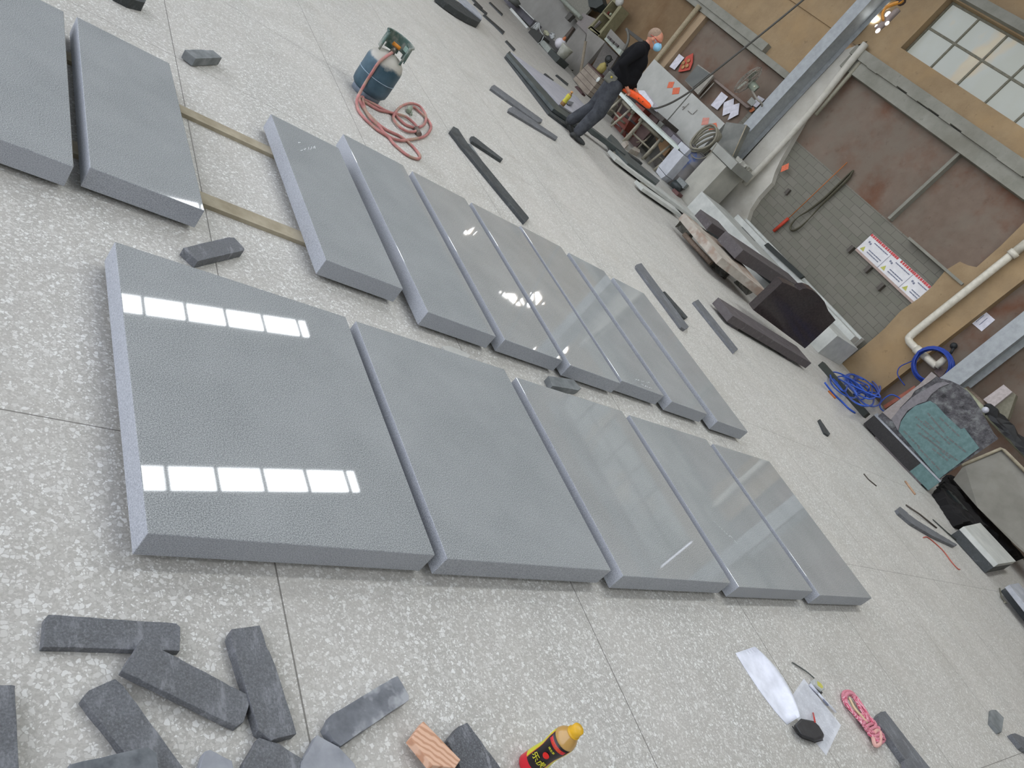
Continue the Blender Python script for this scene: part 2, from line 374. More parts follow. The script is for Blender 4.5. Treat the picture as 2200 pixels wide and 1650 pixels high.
# broken high window: glowing panes on the wall, shaped from its image on the slabs
def mirror_on_wall(x, y, X):
    p = G(x, y, .10); d = ray(x, y); d.z = -d.z; return p+d*((X-p.x)/d.x)
w2 = bpy.data.objects.new('window_2', None); COL.objects.link(w2); w2.location = (XW, 11.5, 4.2); tag(w2, kind='structure')
for px in ([(640, 228), (765, 243), (803, 310), (765, 372), (700, 320)], [(795, 393), (825, 358), (862, 414)], [(1015, 265), (1030, 210), (1057, 210), (1062, 335)], [(1100, 208), (1140, 208), (1195, 305), (1120, 395)], [(530, 185), (560, 205), (548, 215)], [(585, 245), (605, 215), (655, 300)], [(865, 320), (885, 305), (922, 412)], [(968, 345), (1025, 435), (985, 430)], [(1210, 385), (1228, 370), (1238, 390)], [(1065, 1095), (1110, 1075), (1080, 1110)], [(1415, 1225), (1448, 1200), (1475, 1245)], [(1530, 1115), (1585, 1055), (1605, 1100), (1575, 1165)], [(25, -735), (52, -771), (127, -807), (65, -721)], [(-25, -742), (0, -765), (17, -705)], [(120, -700), (175, -750), (160, -735)]):
    MB().extr([mirror_on_wall(1000+x/7.333, 600+y/7.333, XW-.02) for x, y in px], (.01, 0, 0)).build('pane', SKY.m, w2)
# ================================================================== granite slabs
ZT, ZB = .10, .018
DASH = plain('white_chalk', (225, 226, 226), .9, .1)
slab_no = [0]
GS = 'sawn grey granite slabs laid out on the floor'
def gslab(x0, x1, y0, y1, label, z=0.0, skew=0.0):
    t = MB(); top = [(x0, y0, ZT+z), (x1, y0, ZT+z), (x1, y1, ZT+z), (x0, y1, ZT+z)]
    t.prism(top, ZT-ZB, mi=1, mtop=0, mside=1)
    return solid('granite_slab', t, [GR_TOP, GR_SIDE], label, 'stone slab', GS, bevel=.0025, seg=2)
SL = {}
SL['S1'] = gslab(.675, 1.507, 1.067, 2.138, 'largest looking grey granite slab, front row, mirroring two rows of bright window panes')
SL['S2'] = gslab(1.551, 2.366, 1.058, 2.132, 'grey granite slab in the front row, immediately right of the one with mirrored windows')
SL['S3'] = gslab(2.426, 3.249, 1.038, 2.100, 'middle grey granite slab of the five in the front row')
SL['S4'] = gslab(3.303, 4.108, 1.020, 2.085, 'grey granite slab with a dashed white chalk line, fourth in the front row')
SL['S5'] = gslab(4.165, 4.920, .998, 2.062, 'last grey granite slab of the front row, farthest from the camera')
SL['B0'] = gslab(-.03, .572, 2.48, 3.668, 'grey granite slab cut by the left edge of the photo, back row', .0)
SL['B1'] = gslab(.622, 1.010, 2.516, 3.684, 'back row granite slab second from the left, mirrored light streak at its near right corner')
SL['B2'] = gslab(1.518, 1.917, 2.497, 3.69, 'back row granite slab with white chalk figures near its far corner')
SL['B3'] = gslab(2.014, 2.442, 2.383, 3.92, 'back row granite slab with a wide bright side face, nearest the hose coil')
SL['B4'] = gslab(2.506, 2.945, 2.386, 3.902, 'back row granite slab mirroring the left part of a broken bright shape')
SL['B5'] = gslab(2.996, 3.448, 2.368, 3.895, 'back row granite slab mirroring the right part of the broken bright shape')
SL['B6'] = gslab(3.486, 3.926, 2.401, 3.934, 'back row granite slab with two lines of white chalk scribble at its near corner')
SL['B7'] = gslab(3.992, 4.422, 2.373, 3.90, 'second last grey granite slab of the back row')
SL['B8'] = gslab(4.515, 4.939, 2.334, 3.865, 'last grey granite slab of the back row, beside a long black stone strip')
def chalk(slab, strokes, r=.0022):
    m = MB()
    for s_ in strokes: m.tube([G(x, y, ZT+.0012) for x, y in s_], r, 4, flat=.3)
    return m.build('chalk_marking', DASH, parent=None)
def chalk_on(slab, strokes, r=.0022):
    m = MB()
    for s_ in strokes: m.tube([G(x, y, ZT+.001) for x, y in s_], r, 4, flat=.3)
    org = slab.location
    o = m.build('chalk_marking', DASH)
    o.parent = slab; o.location = o.location-org; o['label'] = 'white chalk marks'
    return o
def squiggle(x0, y0, x1, y1, n, amp):
    out = []; random.seed(int(x0)); dx, dy = (x1-x0)/n, (y1-y0)/n; L = math.hypot(dx, dy); nx, ny = -dy/L, dx/L
    for i in range(n):
        if i % 3 == 2: continue
        a, b = x0+dx*i, y0+dy*i
        out.append([(a+nx*random.uniform(-amp, amp), b+ny*random.uniform(-amp, amp)), (a+dx*.4+nx*random.uniform(-amp, amp), b+dy*.4+ny*random.uniform(-amp, amp)), (a+dx*.8+nx*random.uniform(-amp, amp), b+dy*.8+ny*random.uniform(-amp, amp))])
    return out
chalk_on(SL['B2'], squiggle(646, 323, 678, 316, 14, 3.2)+squiggle(640, 306, 650, 308, 3, 2), .0022)
chalk_on(SL['B6'], squiggle(1366, 816, 1400, 824, 9, 1.6)+squiggle(1378, 826, 1404, 836, 9, 1.4), .0025)
chalk_on(SL['S4'], [[(1534+i*5.2, 1120+i*5.1), (1536.6+i*5.2, 1122.6+i*5.1)] for i in range(7)]+squiggle(1568, 1150, 1588, 1172, 6, 1), .002)
# timber battens carrying the back row, dark strips carrying the front row
solid('timber_batten', MB().b2(.0, 4.9, 3.425, 3.50, 0, ZB), WOOD, 'long pale timber batten under the far part of the back row', 'batten')
solid('timber_batten', MB().b2(.0, 4.9, 2.715, 2.80, 0, ZB), WOOD, 'long pale timber batten under the near part of the back row', 'batten')
solid('timber_batten', MB().b2(.70, 4.9, 1.86, 1.93, 0, ZB), WOOD, 'hidden timber batten under the far part of the front row', 'batten')
solid('timber_batten', MB().b2(.70, 4.9, 1.16, 1.22, 0, ZB), WOOD, 'hidden timber batten under the near part of the front row', 'batten')
# ================================================================== black stone pieces on the floor
def chunk(name, px, z, t, mat, label, cat, group=None, rough=.0008, bevel=.0015, cell=.03, z0=None):
    zs = z if isinstance(z, (list, tuple)) else [z]*len(px)
    top = [G(x, y, q) for (x, y), q in zip(px, zs)]
    m = MB()
    if z0 is not None: m.prism(top, [Vector((p.x, p.y, z0)) for p in top])
    else: m.prism(top, t)
    return solid(name, m, mat, label, cat, group, bevel=bevel, cell=cell, rough=rough)
OG = 'black granite offcuts scattered in the foreground'
chunk('granite_offcut', [(105, 1320), (380, 1339), (387, 1346), (387, 1398), (91, 1389), (97, 1328)], .018, .018, BLK, 'dark granite offcut with saw marks at its left end, another resting on its corner', 'stone offcut', OG)
chunk('granite_offcut', [(305, 1372), (541, 1497), (524, 1551), (509, 1562), (261, 1440)], [.038, .022, .022, .022, .038], .019, BLK, 'long dark granite offcut resting one end on its neighbour, short groove near its raised end', 'stone offcut', OG)
chunk('granite_offcut', [(248, 1458), (264, 1472), (394, 1650), (425, 1700), (330, 1716), (265, 1614), (192, 1522), (176, 1500), (190, 1484)], .020, .020, BLK, 'dark granite offcut running diagonally out of the bottom of the picture, small piece across it', 'stone offcut', OG)
chunk('granite_offcut', [(498, 1352), (558, 1343), (574, 1390), (592, 1428), (638, 1576), (585, 1590), (556, 1570), (532, 1490), (510, 1420), (493, 1366)], .026, .026, BLK, 'upright dark granite offcut with pale powder smear, just left of the floor joint', 'stone offcut', OG)
chunk('granite_offcut', [(-60, 1470), (33, 1472), (42, 1700), (-60, 1700)], .028, .028, BLK, 'dark granite piece cut by the left edge of the photo', 'stone offcut', OG)
chunk('granite_offcut', [(150, 1642), (318, 1605), (338, 1622), (344, 1690), (140, 1700)], .042, .021, mottled('grey_dusty_granite', (88, 92, 95), (132, 136, 138), 22, .8, .3, 5), 'small greyish piece laid across the diagonal offcut at the bottom edge', 'stone offcut', OG)
chunk('granite_offcut', [(440, 1614), (452, 1611), (498, 1634), (512, 1690), (415, 1690)], .02, .02, DUST, 'pale dusty chip at the bottom edge, between two dark offcuts', 'stone offcut', OG)
chunk('granite_offcut', [(556, 1584), (600, 1597), (650, 1630), (660, 1700), (505, 1700), (524, 1640)], .022, .022, BLK, 'dark jagged piece touching the foot of the powdery upright offcut', 'stone offcut', OG)
chunk('granite_offcut', [(681, 1580), (726, 1603), (760, 1640), (790, 1700), (640, 1700), (648, 1636), (664, 1612)], .024, .024, DUST, 'pale dust-covered piece right of the floor joint at the bottom edge', 'stone offcut', OG)
chunk('granite_offcut', [(842, 1458), (855, 1452), (878, 1494), (878, 1504), (732, 1602), (716, 1590), (700, 1560), (712, 1536)], .026, .026, mottled('smeared_granite', (96, 99, 104), (150, 153, 157), 9, .7, .35, 5, 0, 0, (176, 178, 180), 14), 'grey offcut tilted to the right with a fine crack across it, above the split wood', 'stone offcut', OG)
chunk('granite_offcut', [(986, 1560), (1004, 1553), (1086, 1665), (1090, 1720), (1010, 1720), (988, 1645), (962, 1592)], .028, .028, black_stone('whitish_black_granite', (60, 62, 66), (98, 100, 104), (150, 152, 156)), 'short dark bar with whitish speckle directly right of the split wood', 'stone offcut', OG)
chunk('granite_offcut', [(926, 1636), (948, 1633), (976, 1656), (980, 1700), (910, 1700)], .019, .019, BLK, 'little dark piece poking out from under the split wood', 'stone offcut', OG)
SPLIT = N('split_reddish_wood', .7, .25); _c = SPLIT.coord(False, (1, 1, 1)); _w = SPLIT.n('ShaderNodeTexWave', bands_direction='X'); _w.inputs['Scale'].default_value = 22; _w.inputs['Distortion'].default_value = 5
_mp = SPLIT.coord(False, (1, 1, 1), -.82); SPLIT.l(_mp, _w.inputs['Vector']); SPLIT.col(SPLIT.ramp(_w.outputs['Fac'], [(.1, (198, 150, 120)), (.6, (224, 184, 156))]))
chunk('wood_block', [(910, 1549), (990, 1632), (978, 1650), (930, 1644), (883, 1586)], [.044, .044, .044, .040, .040], .024, SPLIT.m, 'split piece of reddish raw wood between two dark offcuts', 'wood block', None, .0006, .002, None)
# pieces around and between the slab rows
chunk('granite_offcut', [(394, 532), (492, 509), (503, 510), (526, 534), (524, 538), (425, 561), (416, 553)], .034, .034, BLK, 'short dark offcut lying on the floor joint behind the largest slab', 'stone offcut', 'small stone pieces around the slab rows')
chunk('granite_offcut', [(1178, 808), (1232, 815), (1249, 834), (1242, 838), (1187, 829)], .036, .036, mottled('grey_rough_granite', (100, 104, 104), (138, 141, 140), 12, .8, .3, 5), 'small grey stone piece in the aisle, pushed against the near side of the back row', 'stone offcut', 'small stone pieces around the slab rows')
chunk('granite_offcut', [(950, 744), (966, 742), (1000, 756), (1011, 764), (1000, 775), (970, 765)], .014, .014, mottled('pale_flake', (176, 176, 170), (200, 199, 192), 12, .8, .3), 'thin pale stone flake in the aisle between the rows', 'stone flake', 'small stone pieces around the slab rows', cell=None)
chunk('granite_offcut', [(397, 107), (424, 106), (458, 108), (477, 124), (421, 126)], .05, .045, mottled('grey_rough_granite', (100, 104, 104), (138, 141, 140)), 'grey wedge of stone alone on the floor beyond the back row, near its left end', 'stone offcut', 'small stone pieces around the slab rows')
chunk('granite_offcut', [(250, -18), (296, -12), (314, 0), (311, 6), (280, -2)], .05, .05, BLK2, 'stone piece cut by the top edge of the photo', 'stone offcut', 'small stone pieces around the slab rows')
chunk('granite_offcut', [(2130, 1525), (2140, 1525), (2157, 1542), (2152, 1573), (2146, 1574), (2128, 1553)], .02, .02, mottled('grey_rough_granite', (100, 104, 104), (138, 141, 140)), 'pointed grey stone chip lying alone near the right edge of the photo', 'stone offcut', 'stone pieces at the lower right', cell=None)
chunk('granite_offcut', [(2172, 1577), (2181, 1575), (2215, 1590), (2225, 1625), (2195, 1605)], .03, .03, BLK, 'dark stone chip cut by the right edge of the photo', 'stone offcut', 'stone pieces at the lower right', cell=None)
chunk('granite_bar', [(1887, 1538), (1893, 1529), (1902, 1528), (2006, 1660), (2020, 1690), (1985, 1700), (1968, 1664), (1890, 1556)], .032, .032, BLK, 'long slim dark stone bar right of the pink rope', 'stone bar', 'stone pieces at the lower right')
chunk('granite_offcut', [(1942, 1634), (1955, 1627), (1985, 1646), (1990, 1690), (1955, 1690)], .05, .02, BLK, 'small dark piece leaning on the slim bar at the bottom edge', 'stone offcut', 'stone pieces at the lower right', cell=None)
# black strips laid out beyond the back row
SG = 'black stone strips lying on the open floor'
def strip(px, z_, label, mat=BLK2, t=None, grp=SG, cat='stone strip', **k): z = min(z_, .026); return chunk('stone_strip', px, z, z, mat, label, cat, grp, .001, .002, .15, **k)
strip([(974.5, 271), (985, 277), (1008, 312), (997, 320), (967, 281)], .05, 'short dark strip end to end with the longest strip, closest to the hose coil')
strip([(993, 315), (1005, 308), (1137, 468), (1128, 478)], .05, 'longest dark strip, just behind the middle of the back row')
strip([(1006, 308), (1012, 310), (1110, 452), (1105, 455)], .012, 'thin flat sliver lying along the longest dark strip', mottled('grey_rough_granite', (100, 104, 104), (138, 141, 140)))
strip([(1012, 293), (1018, 292), (1081, 341), (1078, 345), (1014, 303)], .03, 'short thin black strip between the hose coil and the man')
strip([(1056, 185), (1062, 182), (1166, 257), (1164, 262), (1155, 262), (1054, 190)], .05, 'dark grey strip parallel to and left of its twin, in front of the walking man', BLK)
strip([(1094, 232), (1103, 229), (1199, 294), (1195, 300), (1092, 238)], .05, 'dark grey strip right behind its twin and nearest the feet of the man', BLK)
strip([(1368, 568), (1378, 565), (1480, 702), (1472, 708), (1464, 703), (1368, 574)], .05, 'dark speckled strip beside the far end of the back row', BLK)
strip([(1426, 626), (1429, 626), (1478, 681), (1473, 684), (1464, 679)], .02, 'black splinter touching the speckled strip')
strip([(1490, 648), (1500, 643), (1586, 750), (1578, 757)], .05, 'dark speckled strip in front of the red-brown tombstone base', BLK)
for px, lab in (
    ([(1086, 88), (1089, 86), (1108, 106), (1105, 109)], 'short thin dark strip near the plastic-wrapped boxes'),
    ([(1038, 32), (1041, 30), (1085, 68), (1081, 73), (1060, 52)], 'forked thin black strip beyond the curved kerb stone'),
    ([(1018, 8), (1021, 6), (1048, 28), (1046, 31)], 'thin black strip right beside the tip of the curved kerb stone'),
    ([(1010, -6), (1013, -8), (1038, 17), (1036, 20)], 'thin dark strip cut by the top edge of the photo'),
    ([(1051, 5), (1054, 4), (1081, 30), (1079, 33)], 'thin black strip lying close to the foot of the low stone wall'),
    ([(1169, 158), (1172, 157), (1190, 172), (1188, 175)], 'shorter of two thin strips lying left of the boarded box'),
    ([(1194, 161), (1197, 160), (1222, 180), (1220, 183)], 'longer of two thin strips lying left of the boarded box'),
    ([(1220, 197), (1223, 196), (1237, 215), (1235, 217)], 'small dark splinter behind the bottle on the floor'),
    ([(1759, 902), (1762, 900), (1784, 932), (1781, 936), (1772, 930)], 'lone thin strip on the open floor below the blue hoses')):
    strip(px, .02, lab, grp='small dark strips along the wall side', cell=None) if False else chunk('stone_strip', px, .02, .02, BLK2, lab, 'stone strip', 'small dark strips along the wall side', .0015, .002, None)
chunk('kerb_stone', [(958, -8), (975, -2), (1000, 14), (1020, 30), (1035, 42), (1030, 48), (1012, 40), (985, 24), (960, 6), (940, -10)], .10, .09, BLK2, 'dark curved kerb stone cut by the top edge of the photo', 'kerb stone', None, .002, .004, .1)
chunk('stone_sheet', [(978, -8), (990, -10), (1020, 16), (1036, 34), (1035, 42), (1020, 30), (1000, 14)], .115, .014, DUST, 'thin pale sheet lying on the curved kerb stone', 'stone sheet')
# ================================================================== things on and along the wall
def facebox(name, px, X, depth, mat, label=None, cat=None, group=None, parent=None, bevel=.004, z_floor=False, mfront=None):
    pts = [W(x, y, X) for x, y in px]
    if z_floor:
        for p in pts: p.z = max(p.z, 0.0)
    m = MB().extr(pts, (depth, 0, 0), 0, mfront)
    if parent is not None: 
        o = m.build(name, mat, parent, bevel=bevel)
        if label: o['label'] = label
        return o
    if label is None: return struct(name, m, mat)
    return solid(name, m, mat, label, cat, group, bevel=bevel)
def obox(mb, a, b, depth, z0, h, mi=0):           # front bottom edge seen at a-b, on level z0
    A, B = G(*a, z0), G(*b, z0); d = (B-A).normalized(); n = Vector((-d.y, d.x, 0))
    if n.dot(Vector((A.x, A.y, 0))) < 0: n = -n
    mb.prism([A+Vector((0, 0, h)), B+Vector((0, 0, h)), B+n*depth+Vector((0, 0, h)), A+n*depth+Vector((0, 0, h))], h, mi); return A, B, n

def steel_column(y0, y1, label):
    m = MB(); x = 11.88; d = (y0+y1)/2; f = .012
    m.b2(x-.38, x-.38+f, y0, y1, 0, 5.55)
    o = thing('steel_column', label, 'column', (x-.19, d, 0), 'grey steel columns along the wall')
    MB().b2(x-.38, x-.38+f, y0, y1, 0, 5.55).build('flange', STEEL, o, bevel=.002)
    MB().b2(x-f, x, y0, y1, 0, 5.55).build('flange', STEEL, o, bevel=.002)
    MB().b2(x-.38+f, x-f, d-.035, d-.02, 0, 5.55).build('web', STEEL, o)
    MB().b2(x-.45, x+.02, y0-.05, y1+.05, 0, .02).build('base_plate', STEEL, o)
    return o
steel_column(9.80, 10.04, 'grey steel column behind the cabinets, rising past the whitewashed pier')
steel_column(3.91, 4.16, 'grey steel column behind the carved teal gravestone')
# pipes
P = lambda px, X: [W(x, y, X) for x, y in px]
pp = P([(2230, 503), (2200, 527), (2077, 624), (1960, 718)], 11.8); el = W(1953, 731, 11.8)
pt = thing('drain_pipe', 'thick cream drain pipe bending at its foot, on the tan pier', 'pipe', (11.8, 5.1, .9))
MB().tube(P([(2260, 479), (2179, 543)], 11.8), .062, 14).build('pipe', PVC, pt)
MB().tube(smooth_path(P([(2176, 545), (2077, 624), (1966, 713)], 11.8)+[el, W(1963, 744, 11.8), W(1975, 756, 11.8), W(1990, 768, 11.8), W(2010, 786, 11.8)], 4), .056, 14).build('pipe', PVC, pt)
MB().tube(P([(2171, 549), (2182, 541)], 11.8), .074, 14).build('collar', PVC, pt)
MB().tube(P([(1968, 749), (1980, 760)], 11.8), .068, 14).build('collar', PVC, pt)
p2 = thing('branch_pipe', 'short cream pipe branching upwards inside the coil of blue hose', 'pipe', (11.8, 4.8, .8))
MB().tube(smooth_path(P([(1990, 768), (2003, 780), (2012, 787)], 11.72), 3), .05, 12).build('pipe', PVC, p2)
MB().tube(P([(2010, 788), (2030, 771)], 11.72), .05, 12).build('pipe', PVC, p2)
solid('pinkish_block', MB().extr(P([(2006, 798), (2017, 786), (2034, 795), (2020, 812)], 11.85), (.06, 0, 0)), mottled('pinkish_block', (128, 112, 106), (146, 128, 122)), 'pinkish plastic box between the blue hose coil and the steel column', 'box')
solid('downpipe', MB().tube(P([(1503, 12), (1412, 127), (1350, 205)], 11.8), .055, 12), mottled('old_cream_pipe', (150, 138, 112), (172, 158, 130)), 'old cream downpipe rising behind the head of the walking man', 'pipe')
solid('downpipe', MB().tube(smooth_path(P([(1858, 97), (1812, 150), (1770, 205), (1718, 268), (1660, 330), (1612, 385)], 11.72), 3), [.085]*8+[.075]*8), mottled('whitewashed_pipe', (186, 182, 170), (206, 202, 190), 6, .8), 'fat whitewashed pipe on the pier right of the first steel column', 'pipe') if False else None
tb = smooth_path(P([(1860, 94), (1812, 152), (1770, 206), (1718, 268), (1660, 332), (1598, 396)], 11.78), 3)
solid('downpipe', MB().tube(tb, [.062-.0004*i for i in range(len(tb))], 14), mottled('whitewashed_pipe', (178, 174, 160), (200, 196, 184), 6, .8), 'fat whitewashed pipe standing right of the first steel column', 'pipe')
solid('downpipe', MB().tube(P([(1862, 118), (1752, 247)], 11.86), .035, 12), mottled('old_grey_pipe', (138, 134, 116), (156, 152, 134)), 'short thin grey pipe ending above the masonry, right of the fat whitewashed pipe', 'pipe')

# warning board on the masonry
SW = mottled('board_white', (206, 204, 202), (224, 222, 220), 8, .6)
RED = plain('faded_red_paint', (196, 74, 74), .6); INK = plain('grey_blue_ink', (120, 124, 140), .7); YEL = plain('warning_yellow', (186, 184, 92), .6)
A_, B_ = Vector((11.90, 6.83, 1.36)), Vector((11.90, 5.30, 1.36)); hB = .335
bo = thing('safety_notice_board', 'long white notice board with a red heading line and three yellow warning triangles', 'sign', (11.9, 6.1, 1.36))
up = Vector((0, 0, 1)); rt = Vector((0, -1, 0))
def bp(u, v, d=0.0): return Vector((11.97-d, 6.835-u, 1.35+v))
MB().extr([bp(0, 0), bp(1.37, 0), bp(1.37, hB), bp(0, hB)], (.02, 0, 0)).build('board', SW, bo)
MB().extr([bp(0, -.018, .004), bp(1.37, -.018, .004), bp(1.37, .02, .004), bp(0, .02, .004)], (.02, 0, 0)).build('lower_edge', mottled('pinkish_board_edge', (160, 140, 130), (178, 158, 146)), bo)
def rect(m, u, v, w, h, d, mi=0): m.extr([bp(u, v, d), bp(u+w, v, d), bp(u+w, v+h, d), bp(u, v+h, d)], (.003, 0, 0), mi)
hd = MB(); u = .0
while u < 1.33:
    w0 = random.choice([.028, .034, .04]); rect(hd, u, hB-.042, w0, .04, .004); u += w0+random.choice([.006, .01, .012])
    if .62 < u < .68: u += .05
hd.build('heading_line', RED, bo)['label'] = 'red heading line'
for k in range(3):
    u0 = .5*k+.004
    t = MB(); t.extr([bp(u0+.035, .05, .004), bp(u0+.125, .05, .004), bp(u0+.08, .125, .004)], (.003, 0, 0)); t.build('warning_triangle', YEL, bo)['label'] = 'yellow warning triangle'
    l = MB()
    for v, us, ue in ((.075, .17, .44), (.115, .17, .46), (.245, .15, .46)):
        if k == 2: ue = min(ue, .34)
        q = us
        while q < ue: d = random.uniform(.02, .06); rect(l, u0+q, v, min(d, ue-q), .015, .004); q += d+.006
    rect(l, u0+.06, .2, .03, .03, .004); rect(l, u0+.1, .19, .028, .03, .004)
    l.build('print_block', INK, bo)
    if k: MB().b2(11.964, 11.969, 6.835-u0-.003, 6.835-u0+.001, 1.36, 1.35+hB-.045).build('divider', INK, bo)
for k, (y, z) in enumerate(((6.90, 1.24), (6.42, 1.20), (6.04, 1.14))):  # dark boxes stand in for holes in the masonry
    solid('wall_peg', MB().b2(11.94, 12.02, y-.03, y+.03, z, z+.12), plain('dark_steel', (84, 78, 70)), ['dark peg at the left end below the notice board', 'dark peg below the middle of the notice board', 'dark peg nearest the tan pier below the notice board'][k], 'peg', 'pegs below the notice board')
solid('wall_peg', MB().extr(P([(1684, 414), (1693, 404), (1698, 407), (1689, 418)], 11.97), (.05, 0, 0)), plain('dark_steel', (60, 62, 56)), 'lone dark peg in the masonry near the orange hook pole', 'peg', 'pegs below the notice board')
# lifting sling and hook pole
c = P([(1834, 366), (1826, 372), (1800, 398), (1770, 427), (1736, 453), (1715, 466), (1700, 482), (1698, 491), (1705, 495), (1720, 487), (1740, 468), (1765, 440), (1795, 411), (1822, 385), (1831, 371)], 11.97)
ws = MB(); cc = smooth_path(c, 4, True); wd = [.012+.022*abs(math.sin(i/len(cc)*PI*3)) for i in range(len(cc))]
ws.tube(cc, wd, 8, closed=True, flat=.5)
solid('lifting_sling', ws, plain('olive_webbing', (88, 84, 68), .8), 'worn olive webbing sling hanging in a long loop on the masonry', 'sling')
hp = thing('hook_pole', 'thin orange pole with a red handle hanging beside the webbing sling', 'pole', W(1661, 498, 11.96))
MB().tube(P([(1820, 349), (1693, 470)], 11.96), .008, 8).build('pole', plain('orange_paint', (176, 104, 52)), hp)
MB().tube(P([(1694, 469), (1662, 497)], 11.96), .03, 10).build('handle', plain('red_handle', (186, 66, 44)), hp)['label'] = 'red handle'
# papers and red paper diamonds
PAPER = plain('paper_white', (214, 212, 218), .8)
def sheet(px, X, label, mat=PAPER, cat='paper', name='wall_paper', group=None, lines=0):
    pts = P(px, X); o = thing(name, label, cat, sum(pts, Vector())/4 if len(pts) == 4 else pts[0], group)
    MB().extr(pts, (.004, 0, 0)).build('sheet', mat, o)
    if lines:
        l = MB(); a, b, c_, d = pts
        for k in range(lines):
            t = .3+.4*k/max(1, lines-1) if lines > 1 else .5
            s_ = a+(d-a)*t; e_ = b+(c_-b)*t; s0 = s_+(e_-s_)*.2; e0 = s_+(e_-s_)*.8; th = (d-a)*.03
            l.extr([s0-Vector((.003, 0, 0)), e0-Vector((.003, 0, 0)), e0+th-Vector((.003, 0, 0)), s0+th-Vector((.003, 0, 0))], (.002, 0, 0))
        l.build('print', INK, o)
    return o
sheet([(2072, 681), (2102, 656), (2138, 687), (2109, 712)], 12.01, 'white notice paper on the wall right of the drain pipe', lines=3)
DI = mottled('red_gold_print', (206, 84, 60), (222, 130, 90), 60, .6)
for px, X, lab in (([(1695, 350), (1693.5, 363), (1677, 370), (1680, 357)], 11.895, 'red paper diamond on the whitewashed pier'),
    ([(1437, 176), (1449, 175.5), (1444.5, 188.5), (1432.7, 189)], 11.594, 'faded left one of the two red diamonds on the left white locker'),
    ([(1446, 189), (1461, 187.6), (1458, 201.5), (1443.6, 203)], 11.594, 'bright right one of the two red diamonds on the left white locker'),
    ([(1510, 253), (1524, 252.7), (1521, 268), (1506.4, 268.7)], 11.594, 'plain pink diamond on the right white locker'),
    ([(1525.5, 266.4), (1539, 263.5), (1541, 272.7), (1535.5, 281), (1522.4, 282)], 11.594, 'printed red diamond on the right white locker')):
    s_ = sheet(px, X, lab, plain('faded_pink_paper', (206, 140, 124)) if 'plain' in lab else DI, 'decoration', 'paper_diamond', 'red paper diamonds')
# blue hose: tidy coil on the pipe
BLUE = plain('blue_hose', (30, 62, 150), .35); BLUE2 = plain('blue_hose_light', (52, 92, 186), .35)
co = W(2003, 785, 11.66); m = MB(); lp = []
for k in range(9):
    R_ = .225+.011*(k % 5)+random.uniform(-.004, .004); dx = -.06+.014*k
    for i in range(24):
        a = 2*PI*i/24; lp.append(co+Vector((dx+.014*i/24, R_*1.08*math.cos(a), R_*math.sin(a))))
m.tube(lp, .011, 6); 
tail = smooth_path([lp[-1]]+P([(1958, 776), (1935, 787), (1928, 800), (1932, 812), (1944, 828)], 11.75), 5); m.tube(tail, .008, 6)
solid('hose_coil', m, BLUE, 'tidy coil of dark blue hose hung on the cream pipe', 'hose')
# loose tangle of lighter blue hose on the floor below
m = MB(); z = .03
def loops(px, zz): return [G(x, y, q) for (x, y), q in zip(px, zz)]
random.seed(5); cx, cy = 1842, 838; path = []
for k in range(11):
    ox, oy = cx+random.uniform(-34, 26), cy+random.uniform(-14, 16); ra, rb = random.uniform(24, 40), random.uniform(12, 20); ph = random.uniform(0, 6); tl = .62
    for i in range(10):
        a = ph+2*PI*i/10; u, v = ra*math.cos(a), rb*math.sin(a)
        path.append(G(ox+u*math.cos(tl)-v*math.sin(tl), oy+u*math.sin(tl)+v*math.cos(tl), .03+.26*(.5+.5*math.sin(a*1.0+k))*(.5+.5*math.cos(a))))
m.tube(smooth_path(path, 4), .011, 6)
m.tube(smooth_path(loops([(1772, 822), (1790, 845), (1808, 862), (1824, 878), (1837, 887)], [.05, .02, .012, .012, .012]), 4), .012, 6)
m.tube(smooth_path(loops([(1936, 876), (1938, 865), (1932, 855), (1915, 848), (1898, 858), (1890, 872), (1900, 884), (1920, 886)], [.3, .32, .3, .25, .15, .1, .08, .05]), 4), .010, 6)
solid('hose_tangle', m, BLUE2, 'loose tangle of bright blue hose on the floor beside the carved gravestone', 'hose')
# white socket plate, dark thing on the wall right of the coil
solid('wall_tap', MB().ball(W(2049, 743, 11.96), .05).tube(P([(2049, 748), (2042, 760)], 11.95), .02, 8).tube(P([(2013, 748), (2029, 760)], 11.97), .022, 8), plain('dark_tap', (44, 46, 46)), 'small dark wall tap and valve right of the blue hose coil', 'tap')
solid('red_marked_strip', MB().extr(P([(1897, 872), (1965, 828), (1968, 834), (1902, 878)], 11.85), (.02, 0, 0)), mottled('rusty_red_strip', (150, 88, 70), (178, 110, 88), 12), 'rusty red strip low on the wall behind the carved gravestone', 'strip')
# dark skirting bars on the floor in front of the pier
m = MB(); obox(m, (1757, 785), (1854, 896), .08, 0, .08)
solid('steel_rail', m, plain('dark_rail', (58, 62, 56)), 'dark rail lying on the floor under the blue hose tangle', 'rail')
